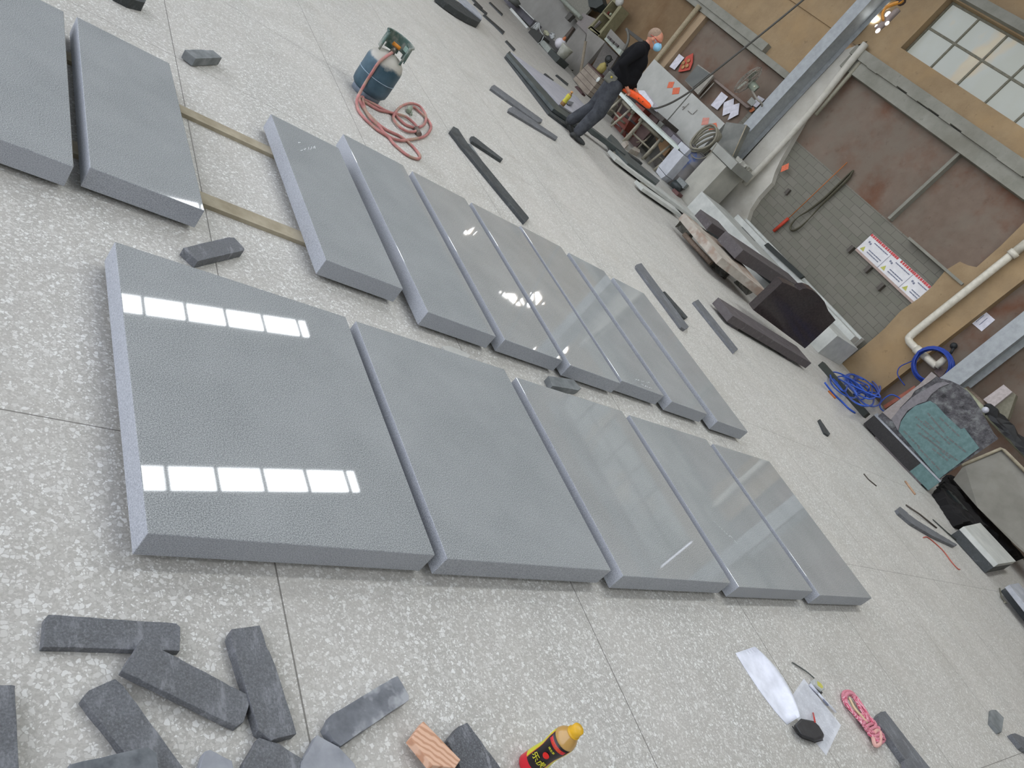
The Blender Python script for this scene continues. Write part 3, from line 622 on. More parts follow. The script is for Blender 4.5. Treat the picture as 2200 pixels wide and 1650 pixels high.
# ================================================================== gravestones and stone stock
GRAV = black_stone('purplish_grey_granite', (70, 64, 64), (98, 92, 92), (126, 120, 122)); GRAVP = mottled('dark_red_polished_granite', (50, 44, 44), (62, 55, 54), 40, .14, .5)
def corner_block(name, c1, c0, c2, z0, top, mat, label, cat, group=None, depth=None, **k):
    """box from its nearest bottom corner c0, with c1 and c2 along its two visible sides"""
    A, B, C = G(*c0, z0), G(*c1, z0), G(*c2, z0); h = top if isinstance(top, float) else HZ(A, *top)-z0
    if depth:
        u = (C-A).normalized(); n = Vector((-u.y, u.x, 0)); n = n if n.dot(B-A) > 0 else -n; B = A+n*depth
    Z = Vector((0, 0, h)); m = MB().prism([A+Z, C+Z, B+C-A+Z, B+Z], h)
    return solid(name, m, mat, label, cat, group, bevel=.004, **k), A, B, C, h
o, A, B, C, h = corner_block('grave_plinth', (1529.5, 651.8), (1561.4, 691.6), (1730.7, 791.6), .03, (1576, 679), GRAV, 'purplish grey granite base carrying the dark heart-shouldered tombstone', 'tombstone base')
zt = .03+h
for p in (A.lerp(C, .12)+(B-A)*.3, A.lerp(C, .8)+(B-A)*.3):
    solid('support_block', MB().box((p.x, p.y, .0145), (.14, .14, .029)), GRAV, 'small block under the %s of the purplish tombstone base' % ('left end' if p.x < (A.x+C.x)/2 else 'right end'), 'block')
FA, FB = G(1618, 666, zt), G(1729.5, 749, zt)
fx = [(1618, 666), (1680.7, 606.4), (1696, 612), (1710, 619), (1718, 623.5), (1723, 620.5), (1734, 619.5), (1748, 625), (1762, 637), (1772, 649), (1777, 661), (1780, 668), (1795.5, 688), (1729.5, 749)]
pts = [VP(x, y, FA, FB) for x, y in fx]; pts[0].z = zt; pts[-1].z = zt
d = (FB-FA).normalized(); n = Vector((-d.y, d.x, 0)); n = n if n.dot(Vector((FA.x, FA.y, 0))) > 0 else -n
th = 0.14
solid('tombstone', MB().extr(pts, n*th), GRAVP, 'dark polished tombstone with a rounded lobe, standing upright on its granite base', 'tombstone', bevel=.004)
# the carved teal stone
TEAL = mottled('teal_stencil_film', (84, 112, 110), (104, 132, 130), 20, .5); CARV = N('carved_relief', .6, .4)
_co = CARV.coord(); _n = CARV.noise(_co, 9, 6, .7); CARV.col(CARV.ramp(_n, [(.36, (50, 48, 50)), (.52, (92, 90, 92)), (.66, (128, 130, 128))])); CARV.bump(_n, 1.0, .04)
GRYP = mottled('grey_violet_granite', (110, 106, 108), (128, 124, 126), 30, .5)
b0, b1 = (1852, 912.7), (1991.4, 1056.4)
A, B = G(*b0), G(*b1); d = (B-A).normalized(); n = Vector((-d.y, d.x, 0)); n = n if n.dot(Vector((A.x, A.y, 0))) > 0 else -n
hb = HZ(A, 1881, 890); hb2 = HZ(B, 2016, 1038); print('teal base', A, B, hb, hb2)
hb = (hb+hb2)/2; bt = .22
base = thing('memorial_plinth', 'low black granite base with a teal right end, carrying the carved memorial', 'tombstone base', A.lerp(B, .5)+n*.1)
cut = A.lerp(B, .72)
MB().prism([A+up*hb, cut+up*hb, cut+n*bt+up*hb, A+n*bt+up*hb], hb-.02).build('plinth', BLKP, base, bevel=.003)
MB().prism([cut+up*hb, B+up*hb, B+n*bt+up*hb, cut+n*bt+up*hb], hb-.02).build('covered_end', TEAL, base, bevel=.003)['label'] = 'teal covered end'
MB().prism([A-n*.004+up*(hb+.018), B-n*.004+up*(hb+.018), B+n*(bt+.01)+up*(hb+.018), A+n*(bt+.01)+up*(hb+.018)], .018).build('top_board', DUST, base)
MB().prism([A+d*.2+up*.02, B-d*.1+up*.02, B-d*.1+n*bt+up*.02, A+d*.2+n*bt+up*.02], .02).build('bearer', GRAV, base)
zt = hb+.018; FA = A+n*.05; FB = B+n*.05
def fp(x, y): return VP(x, y, FA, FB)
mem = thing('carved_memorial', 'carved memorial stone with a curved top, teal lettered panel and relief foliage', 'tombstone', FA.lerp(FB, .5)+up*zt)
out = [(1896, 886), (1975, 826), (2001, 799), (2010, 806), (2016, 812), (2024, 814), (2040, 818), (2060, 827), (2080, 842), (2095, 862), (2108, 883), (2124, 912), (2136, 933), (2145, 943), (2018, 1030)]
pts = [fp(x, y) for x, y in out]; pts[0].z = zt; pts[-1].z = zt
MB().extr(pts, n*.1).build('slab', CARV.m, mem, bevel=.003)
side = [(1896, 886), (1975, 826), (2001, 799), (2012, 808), (2000, 818), (1985, 828), (1965, 840), (1958, 852), (1948, 862), (1935, 875), (1925, 892), (1915, 902)]
MB().extr([fp(x, y)-n*.012 for x, y in side], n*.014).build('pale_frame', mottled('pale_violet', (140, 132, 128), (156, 148, 144)), mem)
MB().extr([fp(x, y)-n*.018 for x, y in [(1915, 900), (1930, 882), (1950, 862), (1968, 848), (1985, 838), (1996, 832), (2010, 824), (2030, 820), (2040, 824), (2020, 832), (2002, 846), (1990, 862), (1972, 868), (1950, 882), (1936, 902), (1930, 925)]], n*.018).build('frame_band', GRYP, mem)
pan = [(1931, 926), (1936, 906), (1948, 888), (1966, 872), (1998, 861), (2010, 868), (2030, 890), (2064, 922), (2072, 919), (2104, 962), (2018, 1028)]
MB().extr([fp(x, y)-n*.024 for x, y in pan], n*.024).build('lettered_panel', TEAL, mem)['label'] = 'teal lettered panel'
LET = plain('sandblast_grey', (104, 108, 106)); lt = MB()
for (x0, y0, x1, y1) in ((1992, 888, 2024, 926), (2018, 898, 2062, 940), (1966, 896, 2000, 925), (1986, 905, 2040, 955), (2006, 905, 2030, 932), (1968, 912, 2020, 955), (1972, 930, 2056, 990), (1990, 940, 2040, 985), (1940, 926, 1975, 962), (1972, 962, 2018, 1010), (2002, 964, 2035, 990), (2032, 938, 2074, 972)):
    a, b = fp(x0, y0), fp(x1, y1); L = (b-a).length; k = 0.0
    while k < L:
        w_ = random.uniform(.02, .07); s_ = a+(b-a)*(k/L); e_ = a+(b-a)*(min(k+w_, L)/L); lt.extr([s_-n*.027, e_-n*.027, e_-n*.027+up*.018, s_-n*.027+up*.018], n*.004); k += w_+.012
lt.build('lettering', LET, mem)
# stone stock along the masonry wall
LITE = mottled('cream_stone', (158, 150, 138), (186, 178, 166), 6, .7, .3, 5, 0, 0, (150, 128, 112), 4)
PAL = mottled('light_slab_stone', (178, 180, 174), (202, 203, 196), 5, .7)
SB = 'stone blocks stacked in front of the masonry wall'
zb = .16
o, A, B, C, h = corner_block('stone_beam', (1457, 470), (1538, 567), (1640, 646), zb, (1554.5, 556), LITE, 'long pale reddish cream stone beam raised on rubble', 'stone beam')
for c_, lab in (((1462, 500), 'left'), ((1538, 585), 'middle'), ((1590, 622), 'right')):
    p = G(*c_, .0)+Vector((.12, .06, 0)); m = MB(); m.box((p.x, p.y, zb/2-.01), (.18, .24, zb-.03), .4); solid('rubble_support', m, black_stone('dark_rubble', (44, 44, 40), (88, 86, 76), (120, 116, 100)), 'dark rubble pile under the %s part of the pale stone beam' % lab, 'rubble', None, cell=.06, rough=.02)
solid('timber_bearer', MB().tube([G(1470, 503, .07), G(1528, 566, .07)], .035, 8), mottled('brown_timber', (112, 98, 84), (140, 124, 108)), 'round brown timber under the pale stone beam', 'timber')
z2 = .30
corner_block('stone_block', (1492, 463), (1517, 493), (1556, 518), z2, (1531, 480), GRAV, 'smaller purplish stone block, left behind the larger one', 'stone block', SB)
corner_block('stone_block', (1540, 515.5), (1578, 556), (1712, 640), z2, (1599, 538), GRAV, 'larger purplish stone block behind the pale beam', 'stone block', SB)
m = MB(); obox(m, (1519, 497), (1690, 640), .30, .17, .125); solid('stone_pallet', m, BLK2, 'dark low pallet under the two purplish stone blocks', 'pallet')
# long pale slabs by the wall
def wallslab(x0, x1, y0, y1, z0, z1, mat, label, group='long pale slabs stacked against the masonry'):
    return solid('stone_plank', MB().b2(x0, x1, y0, y1, z0, z1), mat, label, 'stone plank', group, bevel=.004)
wallslab(10.75, 11.55, 5.3, 9.05, .0, .36, PAL, 'broad pale stone plank, lowest and nearest of the stack')
wallslab(11.56, 11.74, 5.5, 8.75, .0, .455, PAL, 'middle pale stone plank of the stack, dark gap behind it')
wallslab(11.76, 11.88, 5.5, 8.7, .0, .49, PAL, 'rearmost pale stone plank, tight against the masonry')
solid('steel_rail', MB().extr(P([(1641, 527), (1650, 521), (1727, 593), (1718, 598)], 11.5), (.06, 0, 0)), plain('dark_rail2', (42, 46, 42)), 'dark long bar lying on the pale planks in front of the masonry', 'rail')
solid('steel_rail', MB().extr(P([(1592, 488), (1594, 487), (1622, 517), (1620, 519)], 11.45), (.02, 0, 0)), plain('dark_rail', (58, 62, 56)), 'thin dark rod on the pale planks, left one of a crossing pair', 'rail')
solid('steel_rail', MB().extr(P([(1597, 502), (1599, 501), (1640, 538), (1638, 540)], 11.40), (.02, 0, 0)), plain('dark_rail', (58, 62, 56)), 'thin dark rod on the pale planks, right one of a crossing pair', 'rail')
# long kerb stones over black bars put in for the shadow gap, beside the man's path
def kerb(a, b, depth, label, mat=PAL, z0=.035, h=.05):
    t = thing('long_slab', label, 'stone plank', G(*a), 'long thin stones beside the workbenches'); q = MB(); obox(q, a, b, depth, z0, h); q.build('stone', mat, t, bevel=.003)
    q = MB(); obox(q, a, b, depth*.8, 0, z0); q.build('dark_bearer', BLK2, t); return t
kerb((1319, 346), (1512, 492), .30, 'long pale stone strip on a black bearer, running to the purplish blocks')
kerb((1377, 410), (1460, 467), .22, 'shorter pale stone strip on a black bearer, end towards the pale beam')
for px, lab in (((1316, 338), 'small rusty bracket at the start of the longer pale strip'), ((1374, 404), 'small rusty bracket at the start of the shorter pale strip')):
    p = G(*px); solid('steel_bracket', MB().box((p.x, p.y, .04), (.10, .06, .08), .3).box((p.x+.06, p.y+.02, .07), (.05, .10, .03), .9), mottled('rusty_steel', (96, 96, 84), (132, 128, 112), 30), lab, 'bracket')
DG = mottled('dark_green_grey_stone', (66, 72, 70), (86, 92, 90), 8, .5)
m = MB(); obox(m, (1252, 275), (1338, 340), .16, .07, .07); solid('stone_bar', m, DG, 'dark stone bar lying behind the feet of the man', 'stone bar', 'dark stone bars beside the workbenches', bevel=.004)
m = MB(); obox(m, (1270, 290), (1376, 357), .12, .0, .06); solid('stone_bar', m, BLK2, 'black bar under and in front of the dark stone bar behind the man', 'stone bar', 'dark stone bars beside the workbenches', bevel=.004)
m = MB(); m.prism([G(x, y, .12) for x, y in ((1309, 292), (1313, 288), (1327, 301), (1356, 338), (1418, 388), (1411, 395), (1350, 350), (1330, 330), (1318, 312))], .09); solid('stone_bar', m, DG, 'bent dark stone bar in front of the two trestles', 'stone bar', 'dark stone bars beside the workbenches', bevel=.004)
# long beam left of the man with a thin slab leaning on it
m = MB(); m.prism([G(x, y, .09) for x, y in ((1090, 114), (1095, 109), (1200, 226), (1250, 262), (1246, 272), (1190, 233))], .05); solid('stone_bar', m, DG, 'long dark stone bar leading to the feet of the man, left of him', 'stone bar', 'dark stone bars beside the workbenches', bevel=.004)
m = MB(); m.prism([G(x, y, .035) for x, y in ((1086, 120), (1092, 118), (1192, 240), (1245, 282), (1238, 286), (1180, 243))], .035); solid('stone_bar', m, BLK2, 'black lower bar beneath the long dark stone bar left of the man', 'stone bar', 'dark stone bars beside the workbenches', bevel=.004)
m = MB(); m.prism([G(x, y, .10) for x, y in ((1098, 112), (1155, 152), (1240, 208), (1262, 232), (1250, 255), (1202, 224))], .02); solid('stone_sheet', m, mottled('lavender_grey_sheet', (158, 157, 162), (172, 171, 176), 4), 'thin lavender grey sheet of stone lying on the long dark bar', 'stone sheet')
# right margin: leaning sheets, black rubble, pale slab
SH = mottled('dull_grey_sheet', (128, 125, 116), (146, 143, 134), 3, .8, .2, 5)
A, B = G(2040, 1058), G(2240, 1290)
sh = thing('leaning_sheet', 'big dull grey sheet with a pale timber rim leaning on the wall at the right', 'sheet', A.lerp(B, .5))
pts = [(11.6-.55, 3.55, 0.02), (11.6-.55, -1.0, .02), (11.85, -1.0, 1.02), (11.85, 3.4, 1.02)]
A0 = W(2060, 1000, 11.2); 
q = [W(2048, 1030, 10.9), W(2072, 998, 11.0), W(2150, 966, 11.3), W(2260, 1075, 11.3), W(2330, 1300, 10.9), W(2180, 1170, 10.6), W(2100, 1090, 10.6)]
MB().extr(q, (.03, .0, 0)).build('sheet', SH, sh)
MB().tube([W(2066, 1000, 10.97), W(2150, 964, 11.27), W(2158, 968, 11.27), W(2280, 1090, 11.27)], .022, 8).build('rim', WOOD, sh)['label'] = 'pale timber rim'
MB().tube([W(2145, 905, 11.6), W(2112, 880, 11.6)], .02, 6)
solid('ledge_beam', MB().tube([W(2070, 838, 11.6), W(2103, 872, 11.55), W(2160, 930, 11.5), W(2260, 1035, 11.5)], .045, 8), mottled('greenish_timber', (140, 142, 118), (164, 164, 140), 10), 'long greenish timber rail behind the carved memorial', 'rail')
solid('ledge_beam', MB().tube([W(2075, 835, 11.75), W(2118, 876, 11.7), W(2180, 936, 11.7), W(2260, 1015, 11.7)], .045, 8), mottled('brown_timber', (112, 98, 84), (140, 124, 108)), 'long brown timber rail just above the greenish one', 'rail')
m = MB(); m.ball(W(2117, 881, 11.35), .045, n=12, m=8); solid('white_disc', m, plain('white_plastic', (200, 202, 208), .4), 'round white plastic cap on the rail right of the memorial', 'cap')
facebox('spark_box', [(2112, 858), (2156, 826), (2175, 842), (2133, 876)], 11.6, .14, mottled('pale_pink_carton', (168, 158, 152), (190, 180, 176), 30), 'pale grimy carton standing on the timber rails at the right edge', 'box')
facebox('grey_bag', [(2134, 876), (2175, 842), (2183, 848), (2165, 900), (2152, 903)], 11.65, .12, mottled('olive_bag', (112, 108, 90), (130, 126, 108), 20), 'olive grey sack hanging below the pale carton', 'bag')
solid('dark_tarp', MB().prism([W(2120, 866, 11.5), W(2150, 885, 11.5), W(2185, 925, 11.5), W(2230, 975, 11.5), W(2225, 990, 11.4), W(2170, 935, 11.4), W(2125, 885, 11.4)], .05), plain('black_plastic', (34, 34, 34), .5), 'crumpled black plastic on the rails right of the memorial', 'plastic', cell=.1, rough=.02)
# black heap
m = MB(); m.prism([G(x, y, .12) for x, y in ((2022, 1052), (2040, 1018), (2075, 1050), (2125, 1112), (2190, 1185), (2200, 1196), (2170, 1180), (2120, 1130), (2090, 1128), (2068, 1120))], .12)
solid('charred_heap', m, plain('soot_black', (22, 20, 20), .9), 'black sooty heap behind the pale slab at the right', 'heap', None, cell=.09, rough=.03)
m = MB(); obox(m, (2016, 1066), (2052, 1108), .14, 0, .13); solid('black_box', m, plain('black_green', (36, 44, 42), .5), 'small black block in front of the sooty heap, right of the memorial base', 'block', bevel=.004)
m = MB(); obox(m, (2012, 1062), (2060, 1112), .22, .13, .02); solid('small_sheet', m, PAL, 'narrow pale strip resting on the small black block', 'strip') if False else None
t = thing('pale_slab', 'wide pale stone slab on a dark bearer near the right edge', 'stone slab', G(2110, 1190))
zz = .16; q = [G(2070, 1131, zz), G(2106, 1123, zz), G(2183, 1206, zz), G(2145, 1212, zz)]
MB().prism(q, .055).build('slab', PAL, t, bevel=.004)
MB().prism([p-Vector((0, 0, .055)) for p in q], .1).build('bearer', BLK2, t)
m = MB(); m.prism([G(x, y, .15) for x, y in ((2168, 1256), (2188, 1252), (2260, 1330), (2235, 1340))], .05); solid('stone_plank', m, DUST, 'grey stone plank cut by the right edge of the photo', 'stone plank', None, bevel=.004)
m = MB(); m.prism([G(x, y, .10) for x, y in ((2168, 1258), (2188, 1254), (2260, 1332), (2235, 1342))], .1); solid('stone_bar', m, BLK2, 'black bearer below the grey plank cut by the right edge', 'stone bar', None, bevel=.004)
# loose bits on the floor near them
solid('wire_rod', MB().tube(smooth_path([G(1984, 1155, .006), G(1992, 1154, .006), G(2008, 1166, .006), G(2027, 1184, .006), G(2045, 1208, .006), G(2058, 1222, .006), G(2062, 1223, .006)], 4), .006, 6), plain('rust_red_rod', (178, 96, 82)), 'thin rust-red curved rod on the floor', 'rod')
chunk('stone_strip', [(1927, 1094), (1934, 1088), (1962, 1112), (2010, 1142), (2057, 1170), (2050, 1173), (2005, 1152), (1958, 1124), (1932, 1102)], .03, .03, BLK, 'jagged grey stone strip beside the rust-red rod', 'stone strip', None, .002, .003, .08)
solid('splinter', MB().tube([G(1947, 1085, .008), G(1975, 1104, .02), G(2012, 1134, .008)], .009, 5), plain('dark_steel', (84, 78, 70)), 'thin dark splinter behind the jagged grey strip, pointing to its middle', 'splinter')
solid('splinter', MB().tube([G(2004, 1116, .006), G(2035, 1144, .01), G(2076, 1179, .012)], [.006, .007, .013], 6), plain('dark_rail', (58, 62, 56)), 'long dark splinter thickening towards the pale slab', 'splinter')
solid('splinter', MB().tube([G(1856, 1018, .006), G(1866, 1030, .006), G(1883, 1044, .006)], .006, 5), plain('dark_steel', (84, 78, 70)), 'thin broken twig on the open floor in front of the memorial', 'splinter')
solid('wood_stick', MB().tube([G(1945, 1034, .01), G(1966, 1062, .01)], .011, 6), mottled('raw_stick', (166, 132, 104), (190, 156, 128)), 'short raw wooden stick at the foot of the black base', 'stick')
solid('orange_scrap', MB().tube([G(1780, 840, .01), G(1795, 856, .01)], .014, 6), plain('orange_paint', (190, 110, 50)), 'orange scrap under the left part of the blue hose tangle', 'scrap')
solid('small_hook', MB().tube(smooth_path([G(2148, 1264, .01), G(2153, 1284, .01), G(2160, 1292, .015), G(2163, 1296, .02), G(2158, 1294, .02)], 3), .007, 5), mottled('rusty_steel', (96, 96, 84), (132, 128, 112), 30), 'little rusty hook on the floor at the right edge', 'hook')
# ================================================================== the work corner
LOCK = mottled('off_white_locker', (168, 168, 160), (182, 182, 174), 4, .5)
lk = thing('white_locker', 'left white locker panel with two red diamonds, behind the man', 'locker', W(1440, 200, 11.6))
def lockp(px, label, name='white_locker'):
    t = thing(name, label, 'locker', W(px[0][0], px[0][1], 11.6), 'white lockers along the wall')
    a, b_ = W(*px[0], 11.6), W(*px[1], 11.6); MB().b2(11.6, 11.84, b_.y+.004, a.y-.004, 0, (a.z+b_.z)/2).build('body', LOCK, t, bevel=.003); return t
bpy.data.objects.remove(lk)
l1 = lockp([(1405, 127), (1484, 199), (1398, 290), (1322, 222)], 'left white locker with a pair of red diamonds, partly behind the man')
l2 = lockp([(1485.5, 200), (1558, 265), (1546, 300), (1530, 330), (1490, 365), (1400, 292)], 'right white locker with a pink and a red diamond, left of the hose coil')
hd = MB()
for px in ([(1480, 222), (1466, 236)], [(1478, 238), (1486, 245)], [(1488, 246), (1498, 236)], [(1466, 230), (1470, 229)]): hd.tube(P(px, 11.585), .006, 6)
hd.build('handle', plain('grey_handle', (128, 122, 112)), l2)
# red-brown drawer desk
DESK = mottled('red_brown_wood', (104, 50, 38), (126, 62, 46), 6, .5); DESKD = mottled('dusty_brown_wood', (84, 68, 64), (104, 84, 78), 6, .7)
dk = thing('drawer_desk', 'red-brown wooden desk with open drawers behind the trestles', 'desk', W(1360, 290, 10.9))
def dp(name, px, X, dep, mat, par=None, b=.003): return MB().extr(P(px, X), (dep, 0, 0)).build(name, mat, par or dk, bevel=b)
dp('side_panel', [(1366, 262), (1402, 234), (1421, 250), (1394, 287), (1362, 322), (1340, 300)], 10.9, .03, DESKD)
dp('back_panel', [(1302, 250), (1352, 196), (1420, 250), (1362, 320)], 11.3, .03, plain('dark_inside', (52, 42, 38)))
dp('top_panel', [(1340, 190), (1346, 184), (1428, 254), (1421, 262)], 10.8, .5, mottled('dark_desk_top', (66, 60, 56), (84, 78, 72)))
for px, X in (([(1345, 244), (1367, 220), (1386, 234), (1363, 262)], 10.7), ([(1318, 256), (1326, 238), (1352, 260), (1341, 280)], 10.6)):
    dr = dp('drawer', px, X, .35, DESK); c = sum(P(px, X), Vector())/4
    hb_ = MB().tube([c+Vector((-.015, .03, .0)), c+Vector((-.015, -.03, .0))], .007, 6); h_ = hb_.build('handle', plain('brass_pull', (196, 186, 160), .3, .5, .6)); h_.parent = dr; h_.location = h_.location-dk.location; h_['label'] = 'small brass drawer pull'
dp('lower_panel', [(1310, 282), (1318, 262), (1345, 284), (1338, 303)], 10.75, .03, DESK)
# papers on the desk corner
facebox('paper_pile', [(1368, 194), (1384, 194), (1404, 222), (1400, 232)], 10.6, .18, PAPER, 'pile of white papers and packets on the desk behind the orange pendant', 'papers')
# trestles and the pale slabs on them
TRS = mottled('old_trestle_wood', (140, 134, 118), (166, 160, 142), 12, .8)
def trestle(a, b, h, label, spread=.34):
    A, B = G(*a), G(*b); d = (B-A).normalized(); n = Vector((-d.y, d.x, 0)); n = n if n.dot(Vector((A.x, A.y, 0))) > 0 else -n
    t = thing('trestle', label, 'trestle', A.lerp(B, .5), 'low wooden trestles')
    for p in (A, B):
        for s_ in (0, 1): MB().tube([p+n*spread*s_, p+n*(spread*.35+spread*.3*s_)+up*h], .03, 4).build('leg', TRS, t)
        MB().tube([p+n*spread*.12+up*h*.42, p+n*spread*.88+up*h*.42], .02, 4).build('crossbar', TRS, t)
    MB().tube([A+n*spread*.5+up*(h-.02)-d*.06, B+n*spread*.5+up*(h-.02)+d*.06], .045, 4).build('top_beam', TRS, t)
    MB().tube([A+n*spread*.5+up*h*.42, B+n*spread*.5+up*h*.42], .02, 4).build('stretcher', TRS, t)
    return A, B, n, d
A, B, n, d = trestle((1338, 304), (1379, 342), .50, 'right trestle under the long pale slab with dark joints')
q = MB(); q.box(A.lerp(B, .62)+n*.17+up*.56, (1.15, .42, .06), math.atan2(d.y, d.x)); solid('table_slab', q, mottled('mint_white_stone', (196, 206, 198), (212, 220, 212), 10, .6), 'long mint white stone slab lying on the right trestle', 'stone slab', bevel=.003)
A, B, n, d = trestle((1292, 250), (1312, 272), .48, 'left trestle just behind the legs of the man')
q = MB(); q.box(A.lerp(B, .6)+n*.17+up*.54, (.55, .40, .06), math.atan2(d.y, d.x)); solid('table_slab', q, mottled('mint_white_stone', (196, 206, 198), (212, 220, 212), 10, .6), 'short mint white stone slab lying on the left trestle', 'stone slab', bevel=.003)
A, B, n, d = trestle((1392, 352), (1404, 366), .52, 'rear trestle end beside the white polystyrene boxes')
solid('rail_offcut', MB().tube([G(1352, 330, .3), G(1378, 300, .5)], .02, 4).tube([G(1358, 340, .2), G(1384, 308, .45)], .02, 4), TRS, 'two thin slats leaning between the trestles', 'slat') if False else None
solid('slat', MB().tube([W(1367, 306, 10.9), W(1390, 301, 10.9)], .014, 4), WOOD, 'thin pale slat lying askew between the trestles', 'slat')
solid('slat', MB().tube([W(1371, 318, 10.8), W(1398, 290, 11.0)], .018, 4), TRS, 'steep grey slat leaning between the trestles', 'slat')
chunk('timber_scrap', [(1340, 303), (1349, 302), (1352, 310), (1347, 312)], .08, .08, LITE, 'pale block between the feet of the right trestle', 'block', None, cell=None)
chunk('timber_scrap', [(1356, 320), (1364, 314), (1376, 322), (1374, 328)], .08, .08, LITE, 'flat pale block beside the foot of the right trestle', 'block', None, cell=None)
# boxes right of the trestles
FOAM = mottled('white_foam', (176, 178, 182), (194, 196, 200), 8, .8); CARD = mottled('brown_cardboard', (146, 116, 82), (164, 132, 96), 6, .8)
PUR = mottled('purple_grey_box', (116, 112, 118), (134, 130, 136), 8, .7); PURD = mottled('dark_purple_box', (88, 82, 86), (104, 98, 100), 8, .7)
BX = 'boxes stacked between the trestles and the blue drum'
facebox('foam_box', [(1414.5, 357), (1449, 316), (1469, 333), (1431, 377)], 10.7, .38, FOAM, 'largest white foam box of the stack, standing upright', 'box', BX)
facebox('foam_box', [(1409, 369), (1414, 358), (1430, 377.5), (1420, 384)], 10.7, .38, FOAM, 'low white foam box at the bottom of the stack', 'box', BX, z_floor=True)
facebox('foam_box', [(1453, 315), (1463.5, 303.5), (1482, 320), (1470, 332)], 10.8, .38, FOAM, 'small white foam box topmost beside the hose coil', 'box', BX)
facebox('carton', [(1436, 300), (1447, 288), (1463, 302.5), (1451, 314.5)], 10.95, .35, PUR, 'light purplish carton in the middle of the stack', 'box', BX)
facebox('carton', [(1416, 283), (1429, 266), (1447, 287), (1435.5, 299.5)], 11.0, .35, PURD, 'dark purplish carton at the back of the stack, small print on it', 'box', BX)
facebox('cardboard_box', [(1406, 290), (1416, 283.5), (1444, 315), (1427, 336), (1418, 325)], 11.15, .3, CARD, 'open brown cardboard box behind the foam boxes', 'box', BX)
facebox('shadow_crate', [(1400, 345), (1418, 326), (1430, 338), (1412, 360)], 11.2, .3, mottled('dull_crate', (88, 84, 76), (104, 98, 90)), 'dull low crate between the rear trestle and the foam boxes', 'crate', BX)  # low crate in one dull colour
# blue drum
dc = G(1452, 402); dc = Vector((11.15, 9.98, 0)); R_ = .26
DRUM = N('dusty_drum', .6, .4); _c = DRUM.coord(); _n = DRUM.noise(_c, 3.0, 4)
DRUM.col(DRUM.ramp(_n, [(.38, (116, 112, 108)), (.56, (112, 110, 112)), (.64, (76, 94, 138)), (.72, (122, 120, 108))]))
dt = thing('oil_drum', 'dusty drum with a blue stain, between the foam boxes and the grey block cabinet', 'drum', dc)
MB().lathe(dc, [(R_, 0), (R_, .22), (R_+.012, .235), (R_, .25), (R_, .5), (R_+.012, .515), (R_, .53), (R_, .78)], 32).build('barrel', DRUM.m, dt)
MB().lathe(dc+up*.78, [(R_+.01, -.012), (R_+.014, 0), (R_+.01, .012), (R_-.01, .012), (R_-.012, .0)], 32).build('rim', plain('rim_grey', (104, 102, 98)), dt)
# electric motor on the floor
mp = G(1448, 412); mt = thing('electric_motor', 'small dark electric motor on the floor in front of the dusty drum', 'motor', mp)
MB().tube([mp+Vector((-.05, .12, .1)), mp+Vector((.03, -.06, .1))], .075, 16).build('casing', plain('dark_motor', (50, 56, 56), .4), mt)
MB().box(mp+Vector((.05, .02, .2)), (.16, .2, .1), .3).build('terminal_box', mottled('grey_metal_box', (120, 124, 122), (138, 142, 140)), mt)
MB().box(mp+Vector((-.02, -.1, .03)), (.2, .14, .06), .3).build('foot', plain('brown_red_foot', (106, 74, 70)), mt)
# block cabinet
CONB = mottled('pale_block', (160, 158, 148), (182, 180, 168), 3, .8, .2, 5)
ca = thing('block_cabinet', 'pale grey box-like stone cabinet with a wide lid, in front of the steel column', 'cabinet', (11.3, 9.4, 0))
MB().b2(10.93, 11.5, 9.17, 9.66, 0, .92).build('body', CONB, ca, bevel=.005)
lidp = [W(1509, 349, 10.9), W(1529, 328, 10.9), W(1573, 375, 10.9), W(1551, 397, 10.9)]
MB().b2(10.9, 11.47, 9.02, 9.70, .93, 1.09).build('lid', mottled('pale_block_lid', (142, 142, 134), (158, 158, 150), 3), ca, bevel=.005)
solid('rubble_pile', MB().box((11.35, 9.25, 1.12), (.2, .3, .06), .2).box((11.2, 9.15, 1.12), (.12, .12, .06), .8), CONB, 'small stones left on top of the block cabinet', 'stones', cell=.05, rough=.012)
# switch box and hose coil
sb = thing('switch_box', 'tilted grey steel switch box hanging in front of the steel column', 'switch box', W(1570, 300, 11.3))
MB().extr(P([(1560, 262), (1604, 268), (1575, 330), (1567, 342), (1531, 331)], 11.3), (.14, 0, 0)).build('body', mottled('grimy_steel', (96, 98, 92), (128, 128, 120), 3, .5), sb, bevel=.003)
MB().tube(P([(1604, 268), (1571, 342)], 11.28), .012, 4).build('edge_strip', WOOD, sb)
MB().extr(P([(1527, 334), (1531, 331), (1568, 341), (1566, 346)], 11.25), (.2, 0, 0)).build('shelf', PAL, sb)
HOSEG = plain('khaki_hose', (136, 132, 116), .6)
cc = W(1514, 317, 11.05); ang = 1.25; hc = MB()
for k in range(5):
    ra, rb = .36-.02*k, .115+.022*k; pth = []
    for i in range(26):
        a = 2*PI*i/26; u, v = ra*math.cos(a), rb*math.sin(a); pth.append(cc+Vector((-.05*k+.03*math.sin(a*2+k), -(u*math.cos(ang)-v*math.sin(ang))*1.0, .03*k-(-u*math.sin(ang)-v*math.cos(ang))*.95)))
    hc.tube(pth, .020+.003*(k % 2), 8, closed=True)
hc.tube(smooth_path(P([(1484, 318), (1484, 330), (1494, 340), (1512, 339), (1528, 326), (1540, 308)], 10.9), 4), .009, 6)
solid('hose_coil', hc, HOSEG, 'oval coil of khaki hose beside the tilted switch box', 'hose')
